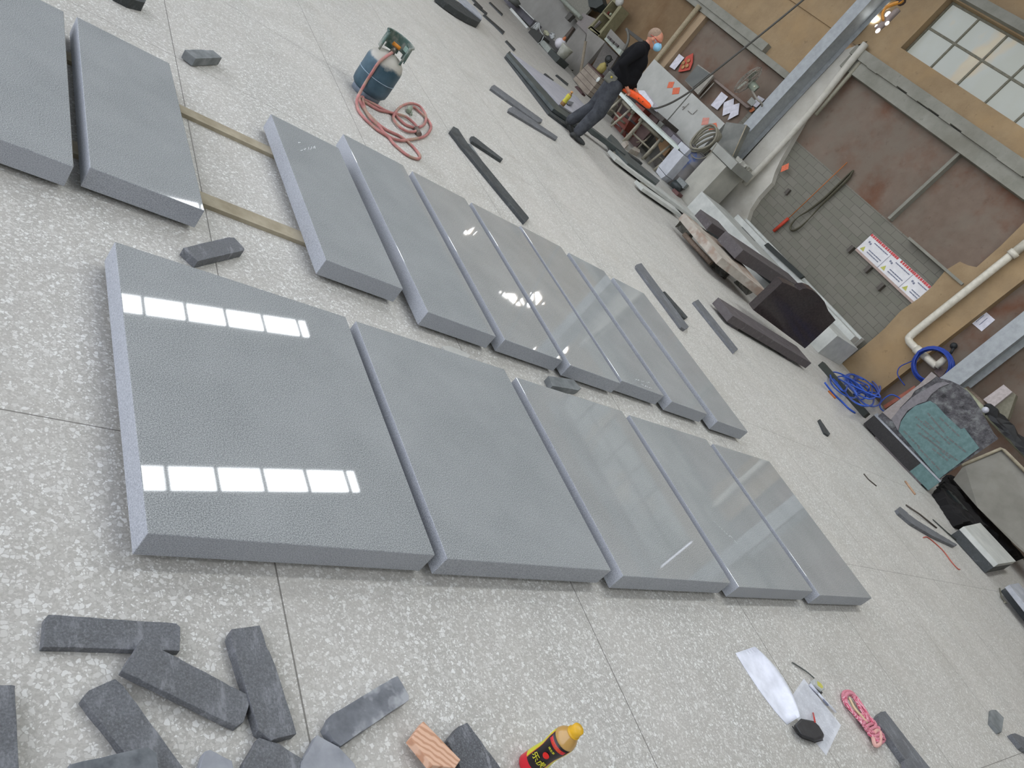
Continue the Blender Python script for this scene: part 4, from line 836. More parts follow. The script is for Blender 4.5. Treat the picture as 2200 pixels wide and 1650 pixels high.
solid('red_wire', MB().tube(smooth_path(P([(1482, 308), (1486, 314), (1484, 305), (1490, 309), (1488, 303), (1494, 306), (1493, 311)], 11.1), 4), .012, 6), plain('red_cable', (196, 44, 44), .5), 'small bunch of red wire at the left end of the khaki hose coil', 'wire')
solid('clay_pot', MB().lathe(W(1528, 322, 11.4)-up*.06, [(.06, 0), (.1, .1), (.1, .16)], 16), mottled('dusty_red_clay', (126, 104, 96), (146, 124, 114)), 'dusty reddish pot seen through the khaki hose coil', 'pot')
# wall fan
ft = thing('wall_fan', 'round wire-caged wall fan left of the first steel column', 'fan', W(1612, 190, 11.6))
fc = W(1607, 172, 11.45); fax = Vector((-.55, .80, .12)).normalized(); uu = fax.orthogonal().normalized(); vv = fax.cross(uu)
WIRE = plain('dusty_wire', (150, 146, 134), .6); cg = MB()
for r_, dd in ((.30, 0), (.26, .055), (.26, -.055), (.17, .085), (.17, -.085), (.08, .095)): cg.tube([fc+fax*dd+(uu*math.cos(2*PI*i/28)+vv*math.sin(2*PI*i/28))*r_ for i in range(28)], .006 if r_ == .30 else .0025, 5, closed=True)
for k in range(40):
    a = 2*PI*k/40; e_ = uu*math.cos(a)+vv*math.sin(a)
    for sgn in (1, -1): cg.tube([fc+fax*.095*sgn+e_*.04, fc+fax*.085*sgn+e_*.17, fc+fax*.055*sgn+e_*.26, fc+e_*.30], .0022, 4)
cg.build('cage', WIRE, ft)
bl = MB()
for k in range(3):
    a = 2*PI*k/3+.4; e_ = uu*math.cos(a)+vv*math.sin(a); g_ = fax.cross(e_)
    bl.add([fc+e_*.04-g_*.03+fax*.02, fc+e_*.04+g_*.03-fax*.02, fc+e_*.24+g_*.10-fax*.03, fc+e_*.25-g_*.05+fax*.03, fc+e_*.04-g_*.03+fax*.024, fc+e_*.04+g_*.03-fax*.016, fc+e_*.24+g_*.10-fax*.026, fc+e_*.25-g_*.05+fax*.034], [(0, 1, 2, 3), (7, 6, 5, 4), (0, 4, 5, 1), (1, 5, 6, 2), (2, 6, 7, 3), (3, 7, 4, 0)])
bl.build('blade', mottled('pale_green_plastic', (150, 152, 138), (166, 168, 154)), ft)
MB().tube([fc-fax*.06, fc-fax*.24], .075, 16).build('motor_housing', mottled('green_grey_housing', (108, 116, 100), (170, 178, 160), 3), ft, bevel=.01)
MB().ball(W(1621, 186, 11.25), .018).build('knob', plain('cream_knob', (196, 196, 170)), ft)
MB().tube(smooth_path([fc-fax*.18-up*.06, W(1626, 212, 11.4), W(1636, 222, 11.45), W(1636, 236, 11.6), W(1622, 248, 11.9)], 4), .018, 8).build('bracket', WIRE, ft)
solid('cable_bundle', MB().tube(smooth_path(P([(1616, 252), (1624, 244), (1632, 238), (1640, 234), (1630, 246), (1618, 254), (1612, 262)], 11.6), 4), .016, 6), plain('grey_cable', (108, 102, 94)), 'grey cables gathered at the foot of the wall fan', 'cable')
# framed screen and papers on the wall
fs = thing('framed_panel', 'dark framed panel leaning on the wall above the lockers', 'frame', W(1500, 170, 11.8))
MB().extr(P([(1471, 173), (1500, 138), (1533, 162), (1499, 203)], 11.8), (.05, 0, 0)).build('frame', WIRE, fs, bevel=.003)
MB().extr(P([(1471.5, 172), (1498, 140), (1525, 158), (1488, 188)], 11.785), (.02, 0, 0)).build('screen', mottled('dark_screen', (74, 76, 70), (88, 90, 82), 4, .3), fs)
sheet([(1438, 143), (1459, 115.5), (1470, 124), (1449, 150)], 11.97, 'blank white paper behind the man, left of the red ornament')
sheet([(1527, 226), (1550, 197), (1564, 208), (1541, 236)], 11.97, 'white paper between the framed panel and the hanging papers')
sheet([(1555, 220), (1577, 211), (1575, 240), (1552, 249)], 11.99, 'larger of the two loose hanging papers below the wall fan')
sheet([(1576, 225), (1589, 221), (1586, 246), (1563, 258)], 11.97, 'smaller loose paper overlapping the other below the wall fan')
sheet([(1605, 219), (1615, 208), (1625, 219), (1615, 228)], 11.97, 'printed grey paper left behind the fan bracket', mottled('printed_grey', (150, 154, 148), (176, 178, 170), 60))
sheet([(1616, 226), (1629, 205), (1643, 213), (1625, 231)], 11.98, 'white paper right behind the fan bracket')
sheet([(1609, 238), (1619, 229), (1622, 236), (1613, 242)], 11.97, 'small orange sticker below the fan bracket', plain('orange_sticker', (170, 100, 60)), 'sticker', 'wall_sticker')
ro = thing('wall_ornament', 'red paper ornament on the wall above the left locker', 'decoration', W(1475, 140, 11.97))
MB().extr(P([(1457, 154), (1462, 140), (1474, 122), (1489, 114), (1488, 134), (1482, 150), (1464, 154)], 11.97), (.01, 0, 0)).build('paper', plain('red_ornament', (186, 78, 62)), ro)
for x, y in ((1468, 135), (1479, 130), (1476, 141), (1467, 144)): MB().ball(W(x, y, 11.955), (.01, .05, .045), n=8, m=6).build('rosette', plain('faded_gold', (176, 130, 84)), ro)
solid('pole', MB().tube(P([(1503, 212), (1534, 178)], 11.8), .012, 6), WIRE, 'thin pale stick leaning on the wall beside the framed panel', 'stick')
facebox('wall_ledge', [(1533, 173), (1536, 169), (1612, 230), (1604, 232)], 11.9, .1, mottled('mauve_ledge', (120, 106, 98), (136, 122, 112)), 'mauve plastered ledge under the wall fan', 'ledge')
# ---- left part: boards, panels, shelves, plastic, boxes
BRD = N('weathered_boards', .85, .2); _mp = BRD.coord(True); _sx = BRD.n('ShaderNodeSeparateXYZ'); BRD.l(_mp, _sx.inputs[0])
_ln = BRD.math('LESS_THAN', BRD.math('PINGPONG', _sx.outputs[2], .055), .006); BRD.col(BRD.mix(_ln, BRD.ramp(BRD.noise(_mp, 5, 4), [(.35, (128, 118, 106)), (.7, (152, 142, 128))]), (92, 82, 74)))
facebox('board_box', [(1231, 169.5), (1263, 136), (1294, 164), (1262, 204), (1252, 200)], 10.75, .5, BRD.m, 'boarded wooden box behind the legs of the man, white scrap on its side', 'box', z_floor=True)
solid('white_scrap', MB().ball(W(1285, 171, 10.72), (.02, .05, .06), n=8, m=6), plain('white_cloth', (206, 210, 204)), 'white scrap stuck on the boarded box', 'scrap', cell=None)
facebox('red_strip', [(1263, 136), (1264, 134.5), (1293, 163), (1292, 165)], 10.73, .5, plain('dark_red_edge', (74, 44, 42)), 'dark red strip along the top of the boarded box', 'strip')
facebox('plank_box', [(1292, 240), (1262, 205), (1280, 184), (1300, 175), (1310, 215)], 11.0, .4, mottled('olive_box', (108, 104, 90), (130, 126, 112)), 'olive grey box hidden behind the knees of the man', 'box')
# yellow tool with black glove
yt = thing('yellow_bottle', 'yellow plastic bottle under a black rubber glove, behind the back of the man', 'bottle', W(1291, 150, 10.95))
MB().lathe(W(1290, 150, 10.95)-up*.05, [(.07, 0), (.085, .02), (.085, .14), (.05, .19), (.03, .22)], 18).build('bottle', mottled('dull_yellow', (140, 128, 70), (166, 152, 92)), yt)
gv = MB(); g0 = W(1307, 127, 10.93); gv.ball(g0, (.06, .09, .085), n=12, m=8)
for k in range(4): gv.tube([g0+Vector((0, -.06+.012*k, .02-.02*k)), g0+Vector((-.01, -.13+.016*k, .05-.045*k))], .015, 8)
gv.tube([g0+Vector((0, -.03, -.06)), g0+Vector((0, -.11, -.11))], .018, 8)
gv.build('glove', plain('black_rubber', (34, 36, 32), .5), yt)['label'] = 'black rubber glove'
# pale panel partition left of the shelf
GP = mottled('grey_hoarding', (124, 121, 114), (142, 139, 131), 2, .85, .2, 5); GP2 = mottled('grey_hoarding_light', (132, 130, 123), (148, 146, 138), 2, .85)
def pan(px, X, dep, mat, label, name='grey_sheet', cat='sheet'): return facebox(name, px, X, dep, mat, label, cat, 'grey panels leaning along the wall')
pan([(1086, -20), (1180, -40), (1262, 66), (1195, 150), (1178, 135), (1120, 60)], 11.85, .05, GP2, 'largest grey panel, behind the boxes wrapped in plastic')
pan([(1240, 150), (1180, 150), (1245, 55), (1262, 62), (1255, 95)], 11.6, .1, GP, 'narrow grey panel left of the pale timber post')
pan([(1232, 182), (1222, 172), (1258, 92), (1262, 60), (1300, 90), (1262, 136), (1240, 160)], 11.45, .1, GP, 'grey panel right behind the pale timber post')
pan([(1262, 75), (1238, 50), (1252, 28), (1290, 45), (1272, 62)], 11.55, .06, mottled('mauve_grey', (122, 116, 112), (134, 128, 122)), 'small mauve grey panel at the foot of the shelves')
pan([(1195, -20), (1262, -30), (1268, 20), (1243, 48), (1215, 20)], 11.7, .06, mottled('sage_grey', (116, 114, 102), (132, 130, 118)), 'sage grey panel above the slanting pale pipe')
solid('timber_post', MB().tube(P([(1244, 176), (1258, 90)], 11.2), .045, 4), mottled('pale_brown_post', (128, 118, 100), (142, 132, 114)), 'slim pale timber post leaning between the grey panels', 'post')
solid('slanting_pipe', MB().tube(P([(1196, -12), (1248, 38)], 11.5), .05, 10), mottled('grey_green_pipe', (128, 132, 120), (146, 150, 138)), 'pale slanting pipe at the top, left of the shelves', 'pipe')
facebox('dark_bracket', [(1213, 38), (1224, 24), (1231, 32), (1219, 44)], 11.6, .1, plain('shadow_steel', (84, 82, 76)), 'dark steel bracket under the slanting pipe', 'bracket')  # bracket in one dark grey
facebox('bent_bar', [(1206, 85), (1230, 56), (1233, 60), (1213, 88)], 11.78, .06, plain('umber_handle', (84, 74, 64)), 'dark bent handle sticking up behind the white bucket', 'handle')
# shelf with open boxes
sh = thing('open_shelf', 'wooden cube shelf with dark openings leaning left above the man', 'shelf', W(1300, 60, 11.6))
SHW = mottled('olive_shelf_wood', (122, 118, 90), (140, 134, 104), 12, .8); SHB = mottled('shelf_rust_brown', (118, 96, 78), (138, 114, 94), 10)
def frame(px, px_in, X, mat, par):
    a, b = P(px, X), P(px_in, X); m = MB()
    for i in range(4):
        j = (i+1) % 4; m.extr([a[i], a[j], b[j], b[i]], (.28, 0, 0))
    return m.build('frame', mat, par)
frame([(1262, 60), (1296, 24), (1314, 42), (1288, 76)], [(1271, 57), (1295, 28), (1310, 42), (1287, 68)], 11.5, SHW, sh)
frame([(1293, 26), (1318, -4), (1336, 14), (1314, 42)], [(1297, 24), (1316, 2), (1328, 14), (1311, 37)], 11.5, SHW, sh)
frame([(1262, 62), (1270, 56), (1290, 72), (1284, 80)], [(1265, 63), (1269, 59), (1286, 74), (1284, 78)], 11.5, SHW, sh)
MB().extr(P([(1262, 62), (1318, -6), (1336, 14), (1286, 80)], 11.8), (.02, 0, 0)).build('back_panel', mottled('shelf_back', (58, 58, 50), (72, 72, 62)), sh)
facebox('shelf_item', [(1300, 26), (1305, 20), (1310, 26), (1305, 31)], 11.6, .1, plain('dark_red_tin', (110, 52, 44)), 'dark red tin inside the upper shelf opening', 'tin')
solid('shelf_bottle', MB().ball(W(1312, 31, 11.6), .035, n=10, m=8), mottled('pale_olive', (130, 134, 110), (156, 160, 138)), 'pale round pot inside the upper shelf opening', 'pot')
solid('white_cloth_bag', MB().ball(W(1331, 4, 11.5), (.08, .12, .1), n=12, m=8), mottled('white_cloth_grey', (160, 158, 150), (190, 188, 180), 20), 'white cloth bag on top of the cube shelf at the top edge', 'bag')
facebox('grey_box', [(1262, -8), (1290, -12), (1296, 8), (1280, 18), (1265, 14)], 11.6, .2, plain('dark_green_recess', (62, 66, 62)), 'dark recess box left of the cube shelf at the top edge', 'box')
# sink bench right of the shelf
bn = thing('tool_bench', 'cluttered grey tool bench with a pale rim, left of the man', 'bench', W(1320, 100, 11.2))
MB().extr(P([(1298, 84), (1304, 78), (1336, 108), (1330, 118)], 11.1), (.5, 0, 0)).build('top', mottled('mint_grey_rim', (150, 156, 144), (172, 178, 166)), bn)
MB().extr(P([(1268, 150), (1300, 92), (1328, 120), (1300, 165)], 11.25), (.3, 0, 0)).build('front', mottled('dim_bench', (84, 80, 74), (100, 96, 90)), bn)
MB().extr(P([(1302, 78), (1312, 62), (1346, 98), (1338, 108)], 11.55), (.1, 0, 0)).build('splashback', GP, bn)
for (x, y) in ((1309, 82), (1316, 89), (1325, 97)): MB().box(W(x, y, 11.05), (.05, .09, .05), .4).build('tool', plain('dark_tool', (70, 64, 60)), bn)
solid('curved_conduit', MB().tube(smooth_path(P([(1346, 62), (1350, 74), (1349, 90), (1342, 104), (1334, 114)], 11.4), 4), .03, 8), plain('grey_conduit', (104, 102, 94)), 'grey curved conduit on the wall right above the tool bench', 'conduit')
facebox('dark_conduit_box', [(1342, 64), (1347, 60), (1382, 86), (1378, 94)], 11.4, .1, plain('dark_grey_trunk', (76, 74, 68)), 'dark horizontal trunking behind the shoulder of the man', 'trunking')
# white bucket with bag
wb = thing('plastic_bucket', 'white grimy bucket with plastic bag and orange bit, left of the grey panels', 'bucket', W(1210, 108, 10.9))
MB().lathe(W(1212, 112, 10.7)-up*.12, [(.11, 0), (.15, .24), (.155, .25)], 20).build('pail', mottled('grimy_white', (150, 150, 132), (190, 190, 180), 8), wb)
MB().ball(W(1204, 94, 10.7), (.13, .13, .12), n=12, m=8).build('bag', plain('milky_plastic', (200, 198, 200), .4), wb)['label'] = 'milky plastic bag'
MB().ball(W(1212, 84, 10.68), (.04, .03, .06), n=8, m=6).build('orange_bit', plain('orange_bit', (196, 120, 80)), wb)['label'] = 'orange bit'
# black boxes, pale slab and clear plastic
m = MB(); obox(m, (1128, 74), (1160, 98), .55, 0, .0001)
BKB = 'dark crates in front of the big grey panel'
facebox('dark_crate', [(1129, 76), (1144, 58), (1165, 76), (1156, 92), (1140, 86)], 10.55, .3, plain('near_black', (56, 56, 52)), 'black square crate with clear plastic hanging around it', 'crate', BKB)
facebox('dark_crate', [(1148, 98), (1157, 92), (1176, 114), (1170, 122)], 10.6, .35, plain('dark_grey_crate', (72, 70, 66)), 'long low dark crate right of the plastic-wrapped one', 'crate', BKB)
facebox('dark_crate', [(1167, 88), (1176, 76), (1204, 100), (1196, 112), (1180, 102)], 10.8, .3, plain('dark_grey_crate', (72, 70, 66)), 'dark crate with a pale edge beneath the white bucket', 'crate', BKB)
facebox('dark_crate', [(1172, 122), (1184, 104), (1204, 124), (1190, 138)], 10.6, .3, plain('green_black_crate', (60, 64, 60)), 'green-black crate at the right end of the row', 'crate', BKB)
facebox('pale_box', [(1158, 92), (1168, 86), (1184, 104), (1176, 114)], 10.6, .3, mottled('grey_green_pale', (134, 138, 130), (150, 154, 146)), 'pale grey-green box set among the dark crates', 'box', BKB)
facebox('pale_sheet', [(1089, 26), (1098, 16), (1135, 58), (1124, 66)], 10.8, .05, PAL, 'pale rectangular stone sheet at the foot of the dark mauve shelf', 'stone sheet')
facebox('mauve_stand', [(1062, 2), (1070, -6), (1112, 8), (1147, 44), (1138, 56), (1100, 18), (1085, 24)], 11.1, .3, mottled('dark_mauve', (74, 72, 76), (104, 102, 106), 3), 'dark mauve low stand behind the pale stone sheet', 'stand')
solid('stand_rim', MB().tube(P([(1110, 6), (1147, 42)], 11.0), .014, 6), PAL, 'thin pale rim along the top of the dark mauve stand', 'rim')
tp = MB(); 
for px in ([(1130, 76), (1128, 84), (1136, 92), (1150, 95), (1162, 90), (1168, 78)], [(1140, 60), (1150, 52), (1158, 50), (1160, 64), (1166, 74)], [(1123, 64), (1118, 74), (1126, 82), (1134, 90)]): tp.tube(smooth_path(P(px, 10.5), 3), .01, 5)
solid('clear_plastic', tp, plain('clear_plastic_edge', (168, 172, 168), .3), 'folds of clear plastic draped around the black crate', 'plastic')
sp = MB().ball(W(1152, 58, 10.6), (.06, .10, .12), n=12, m=8).ball(W(1186, 78, 10.9), (.05, .10, .08), n=10, m=8).ball(W(1174, 64, 10.7), (.04, .12, .03), n=10, m=8)
solid('plastic_sheeting', MB().ball(W(1152, 58, 10.6), (.06, .10, .12), n=12, m=8), plain('milky_sheet', (172, 174, 170), .3), 'milky plastic bag standing on the black crate', 'bag', cell=.05, rough=.01)
solid('plastic_sheeting', MB().ball(W(1186, 78, 10.9), (.05, .10, .08), n=10, m=8), plain('milky_sheet', (172, 174, 170), .3), 'milky plastic peak between the black crate and the white bucket', 'bag', cell=.05, rough=.01)
solid('plastic_scrap', MB().ball(W(1174, 72, 10.9), (.05, .14, .05), n=10, m=6), mottled('yellowish_scrap', (160, 160, 130), (184, 182, 156), 30), 'yellowish scrap between the two milky plastic bags', 'scrap', cell=.05, rough=.01)
solid('machine_part', MB().lathe(W(1104, -2, 10.9)-up*.1, [(.16, 0), (.2, .05), (.2, .12), (.1, .16)], 20), mottled('grey_green_metal', (84, 86, 82), (104, 106, 100), 8), 'round grey machine part cut by the top edge of the photo', 'machine part')
# bottle and scraps on the sheet behind the man
yb = thing('drink_bottle', 'small yellow and orange bottle standing behind the knee of the man', 'bottle', G(1208, 226, .12))
o0 = G(1207, 226, .12); s_ = 1.15
MB().lathe(o0, [(.03*s_, 0), (.034*s_, .01), (.034*s_, .05*s_), (.028*s_, .09*s_), (.034*s_, .13*s_), (.03*s_, .16*s_), (.014*s_, .185*s_)], 14, mis=[0, 0, 1, 1, 1, 0]).build('bottle', [plain('brown_drink', (150, 116, 74), .2), plain('yellow_label', (200, 190, 70))], yb)
MB().lathe(o0+up*.185*s_, [(.015*s_, 0), (.017*s_, .03)], 12).build('cap', plain('orange_cap', (204, 150, 92)), yb)
chunk('stone_strip', [(1216, 217), (1222, 216), (1233, 220), (1228, 225), (1222, 224)], .13, .01, BLK, 'grey scrap lying right of the small yellow bottle', 'scrap', None, cell=None)
facebox('sign_scrap', [(1234, 186), (1240, 184), (1252, 200), (1248, 204)], 10.3, .1, plain('dark_red_brown', (70, 48, 46)), 'dark reddish scrap with a white spot at the foot of the boarded box', 'scrap', z_floor=True)
# ================================================================== the walking man
def baked(mb, name, mat, parent, voxel, smooth=6, fac=.5, label=None):
    """one continuous skin grown over the limbs"""
    o = mb.build('tmp', mat, parent)
    r_ = o.modifiers.new('r', 'REMESH'); r_.mode = 'VOXEL'; r_.voxel_size = voxel; r_.use_smooth_shade = True
    s_ = o.modifiers.new('s', 'SMOOTH'); s_.iterations = smooth; s_.factor = fac
    dg = bpy.context.evaluated_depsgraph_get(); me = bpy.data.meshes.new_from_object(o.evaluated_get(dg)); me.name = name
    for p in me.polygons: p.use_smooth = True
    q = bpy.data.objects.new(name, me); COL.objects.link(q); q.parent = parent; bpy.data.objects.remove(o)
    if label: q['label'] = label
    return q
MB0 = G(1232, 296); UF = Vector((.762, -.647, 0)).normalized(); UL = Vector((-UF.y, UF.x, 0))
def H3(u, v, z): return MB0+UF*u+UL*v+Vector((0, 0, z))
def limb(m, pts, rs): 
    m.tube([H3(*p) for p in pts], rs, 14)
    for p, r_ in zip(pts, rs): m.ball(H3(*p), r_*.99, n=14, m=9)
man = thing('person', 'man in black jacket and grey jeans walking, blue face mask, holding an orange crane pendant', 'person', MB0)
SKIN = mottled('skin', (176, 116, 90), (196, 134, 106), 20, .5)
RH = Matrix((UF, UL, Vector((0, 0, 1)))).transposed()
tilt = RH @ Matrix.Rotation(.22, 3, 'Y')
b = MB()
b.ball(H3(.012, 0, 1.612), (.098, .076, .106), n=24, m=16, R=tilt)              # skull
b.ball(H3(.045, 0, 1.562), (.072, .062, .085), n=20, m=12, R=tilt)              # jaw
b.ball(H3(.118, 0, 1.575), (.020, .014, .024), n=10, m=8, R=tilt)               # nose
b.ball(H3(.098, 0, 1.628), (.018, .055, .012), n=12, m=8, R=tilt)               # brow
for s_ in (-1, 1): b.ball(H3(.0, .080*s_, 1.592), (.020, .010, .032), n=10, m=8, R=tilt)
limb(b, [(-.01, 0, 1.54), (-.02, 0, 1.44), (-.04, 0, 1.30)], [.052, .058, .085])
limb(b, [(-.04, 0, 1.32), (-.03, 0, 1.12), (-.03, 0, .92)], [.115, .105, .11])
limb(b, [(-.04, -.13, 1.39), (-.04, .13, 1.39)], [.06, .06])
limb(b, [(-.04, -.17, 1.38), (-.09, -.22, 1.13), (.10, -.13, .965)], [.05, .042, .027])
limb(b, [(-.04, .17, 1.38), (.02, .22, 1.13), (.22, .08, .99)], [.05, .042, .027])
limb(b, [(-.03, -.09, .90), (.06, -.10, .47), (-.005, -.10, .10)], [.085, .055, .040])
limb(b, [(-.03, .09, .90), (-.04, .10, .45), (-.18, .10, .12)], [.085, .055, .040])
def hand(wr, d, side):
    w_ = Vector(wr); d = Vector(d).normalized(); sd = Vector((0, 0, 1)).cross(d).normalized()*side; nn = d.cross(sd).normalized()
    for k in range(4): b.ball(H3(*(w_+d*(.02+.02*k))), .026, n=10, m=8)
    for k in range(4):
        r0 = w_+d*.085+sd*(-.028+.019*k); L = (.030, .034, .036, .027)[k]
        p1 = r0+d*L; p2 = p1-nn*L*.8+d*L*.2; p3 = p2-nn*L*.3-d*L*.7
        b.tube([H3(*p) for p in (r0-d*.02, p1, p2, p3)], [.0105, .010, .0095, .0085], 8)
    t0 = w_+d*.02+sd*.03; b.tube([H3(*p) for p in (t0-sd*.01, t0+sd*.02+d*.025, t0+sd*.012+d*.055-nn*.02)], [.013, .0115, .010], 8)
hand((.11, -.13, .955), (.8, .35, -.35), 1)
hand((.24, .075, .985), (.75, -.35, -.25), -1)
baked(b, 'body', SKIN, man, .0075, 3, .4)
j = MB()
limb(j, [(-.015, 0, 1.475), (-.04, 0, 1.36), (-.045, 0, 1.25), (-.04, 0, 1.08), (-.035, 0, .94)], [.068, .13, .155, .15, .150])
limb(j, [(-.045, -.16, 1.385), (-.045, .16, 1.385)], [.085, .085])
limb(j, [(-.05, -.19, 1.36), (-.10, -.235, 1.13), (.085, -.145, .98)], [.078, .066, .046])
limb(j, [(-.05, .19, 1.36), (.02, .235, 1.13), (.20, .095, 1.0)], [.078, .066, .046])
limb(j, [(-.04, -.09, 1.2), (-.03, -.09, .97)], [.10, .105]); limb(j, [(-.04, .09, 1.2), (-.03, .09, .97)], [.10, .105])
for q_, r_ in (((.03, 0, 1.12), .165), ((.05, 0, 1.03), .155), ((.01, 0, 1.25), .16), ((.09, -.02, 1.04), .12)): j.ball(H3(*q_), r_, n=16, m=10)
baked(j, 'jacket', plain('black_fleece', (22, 22, 24), .9, .15), man, .014, 5)
t = MB()
limb(t, [(-.03, -.05, .93), (-.03, .05, .93)], [.135, .135])
limb(t, [(-.03, -.085, .86), (.05, -.10, .48), (.0, -.10, .13)], [.136, .100, .078])
limb(t, [(-.03, .085, .86), (-.05, .10, .45), (-.175, .10, .15)], [.136, .098, .078])
baked(t, 'trousers', mottled('dark_grey_denim', (54, 56, 60), (76, 78, 82), 12, .9, .15), man, .014, 5)
BOOT = mottled('black_boot', (32, 33, 32), (52, 54, 52), 14, .6)
f1 = MB(); limb(f1, [(.0, -.10, .13), (-.005, -.10, .055)], [.052, .05]); f1.ball(H3(.07, -.10, .042), (.115, .046, .040), n=16, m=8, R=RH); f1.ball(H3(-.03, -.10, .032), (.05, .042, .03), n=12, m=8, R=RH)
baked(f1, 'boot', BOOT, man, .01, 3)
Rb = RH @ Matrix.Rotation(.5, 3, 'Y')
f2 = MB(); limb(f2, [(-.18, .10, .15), (-.185, .10, .09)], [.052, .05]); f2.ball(H3(-.13, .10, .065), (.12, .046, .038), n=16, m=8, R=Rb)
baked(f2, 'boot', BOOT, man, .01, 3)
# face mask with ear loops, cropped grey hair, glasses arm, eyes
mk = MB(); mk.ball(H3(.088, 0, 1.556), (.072, .070, .062), n=20, m=12, R=tilt)
for s_ in (-1, 1): mk.tube([H3(.06, .062*s_, 1.585), H3(.005, .084*s_, 1.605), H3(-.012, .084*s_, 1.58), H3(.05, .064*s_, 1.545)], .0035, 6)
mk.build('face_mask', plain('sky_blue_mask', (142, 196, 224), .8), man)['label'] = 'sky blue face mask'
hr = MB(); hr.ball(H3(-.012, 0, 1.632), (.092, .076, .094), n=24, m=14, R=tilt); hr.build('hair', mottled('cropped_grey_hair', (128, 108, 92), (150, 128, 108), 60, .9), man)['label'] = 'closely cropped grey hair'
gl = MB()
for s_ in (-1, 1): gl.tube([H3(.108, .03*s_, 1.605), H3(.09, .066*s_, 1.608), H3(.0, .084*s_, 1.612), H3(-.06, .07*s_, 1.605)], .004, 6)
gl.build('glasses_strap', plain('red_strap', (176, 52, 48), .5), man)['label'] = 'red strap'
ey = MB()
for s_ in (-1, 1): ey.ball(H3(.104, .03*s_, 1.600), (.008, .012, .007), n=8, m=6, R=tilt)
ey.build('eyes', plain('dark_eye', (40, 30, 28), .3), man)
bt_ = MB(); bt_.tube([H3(-.04+.165*math.cos(a), .155*math.sin(a), .965) for a in [2*PI*i/20 for i in range(20)]], .018, 6, closed=True); bt_.build('belt', plain('dark_belt', (50, 50, 48)), man)
pc = MB(); pc.box(H3(-.11, -.17, .90), (.15, .07, .13), math.atan2(UF.y, UF.x)); q = pc.build('belt_pouch', mottled('grey_green_pouch', (84, 84, 76), (112, 112, 102), 14), man, bevel=.015)
pc = MB(); pc.ball(H3(-.11, -.21, .92), .016, n=8, m=6); pc.build('pouch_badge', plain('yellow_badge', (176, 160, 60)), man)['label'] = 'yellow badge'
# crane pendant with its cable
pe = thing('crane_pendant', 'bright orange crane pendant held by the man, on a long hanging black cable', 'remote control', H3(.3, -.03, .95))
pt_ = [H3(.10, -.05, .905), H3(.2, -.04, .925), H3(.33, -.02, .948), H3(.50, -.0, .95), H3(.54, 0, .955)]
MB().tube(pt_, [.030, .042, .046, .040, .022], 14).build('housing', plain('signal_orange', (246, 92, 34), .45), pe, bevel=.003)
bb = MB()
for k in range(4): bb.ball(H3(.2+.07*k, -.065, .935+.004*k), .009, n=8, m=6)
bb.build('buttons', plain('dark_button', (120, 60, 30)), pe)
cb = smooth_path([H3(.53, 0, .955), H3(.60, 0, .985), H3(.706, 0, 1.156), H3(.79, 0, 1.38), H3(.83, 0, 1.547), H3(.869, 0, 1.761), H3(.94, 0, 2.1), H3(1.02, 0, 2.5), H3(1.136, 0, 3.114), H3(1.35, 0, 4.4), H3(1.5, 0, 6.0)], 4)
MB().tube(cb, .013, 8).build('cable', plain('dark_cable', (66, 64, 58), .6), pe)['label'] = 'long dark cable'
# crane hook glimpsed at the top
hk = thing('crane_hook', 'yellow-orange crane hook with shiny lamps, cut by the top edge of the photo', 'hook', W(1905, 20, 10.6))
MB().tube(smooth_path(P([(1898, 44), (1896, 30), (1904, 16), (1922, 8), (1938, 2), (1936, -14)], 10.6), 4), [.02]*8+[.03]*13, 8).build('hook', plain('crane_yellow', (190, 128, 44), .4), hk)
MB().tube(P([(1938, 6), (1930, -10), (1950, -60)], 10.62), .06, 8).build('block', plain('dark_block', (70, 58, 56), .5), hk)
GLINT = N('bright_glint', .3); GLINT.b.inputs['Emission Color'].default_value = (1, 1, 1, 1); GLINT.b.inputs['Emission Strength'].default_value = 1.4  # glowing balls put in for the white glints, not real lights
for x, y, s_ in ((1907, 30, .045), (1886, 66, .04), (1906, 50, .035), (1883, 56, .025)): MB().ball(W(x, y, 10.65), (.02, s_*.8, s_), n=10, m=8).build('lamp', GLINT.m, hk)
MB().tube(P([(1884, 64), (1906, 44), (1930, 20)], 10.68), .05, 6).build('bracket', mottled('dull_silver', (130, 116, 110), (150, 138, 130), 10), hk)
MB().tube(P([(1935, -5), (1960, -40), (2030, -190)], 10.62), .012, 6).build('chain', plain('dark_chain', (60, 56, 50)), hk)
# ================================================================== gas cylinder and hose
gc = G(784, 203); gt = thing('gas_cylinder', 'small blue gas cylinder with a green collar and dusty shoulder', 'gas cylinder', gc)
TANK = N('blue_tank', .45, .5); _g = TANK.n('ShaderNodeSeparateXYZ'); TANK.l(TANK.tc.outputs['Object'], _g.inputs[0])
_nz = TANK.noise(TANK.coord(), 9, 5); _h = TANK.math('ADD', _g.outputs[2], TANK.math('MULTIPLY', TANK.math('SUBTRACT', _nz, .5), .10))
_cl = TANK.ramp(TANK.noise(TANK.coord(), 5, 4), [(.35, (46, 72, 84)), (.7, (78, 106, 120))])
TANK.col(TANK.mix(TANK.ramp(_h, [(.262, 0.0), (.285, 1.0)]), _cl, (176, 172, 160)))
MB().lathe(gc, [(.06, .035), (.115, .04), (.133, .06), (.137, .09), (.137, .25), (.134, .275), (.12, .305), (.09, .33), (.05, .345), (.03, .35)], 40).build('tank', TANK.m, gt)
MB().lathe(gc, [(.105, 0), (.110, .0), (.112, .055), (.106, .055), (.105, 0)], 32).build('foot_ring', mottled('dusty_blue_ring', (92, 104, 116), (136, 142, 148), 10), gt)
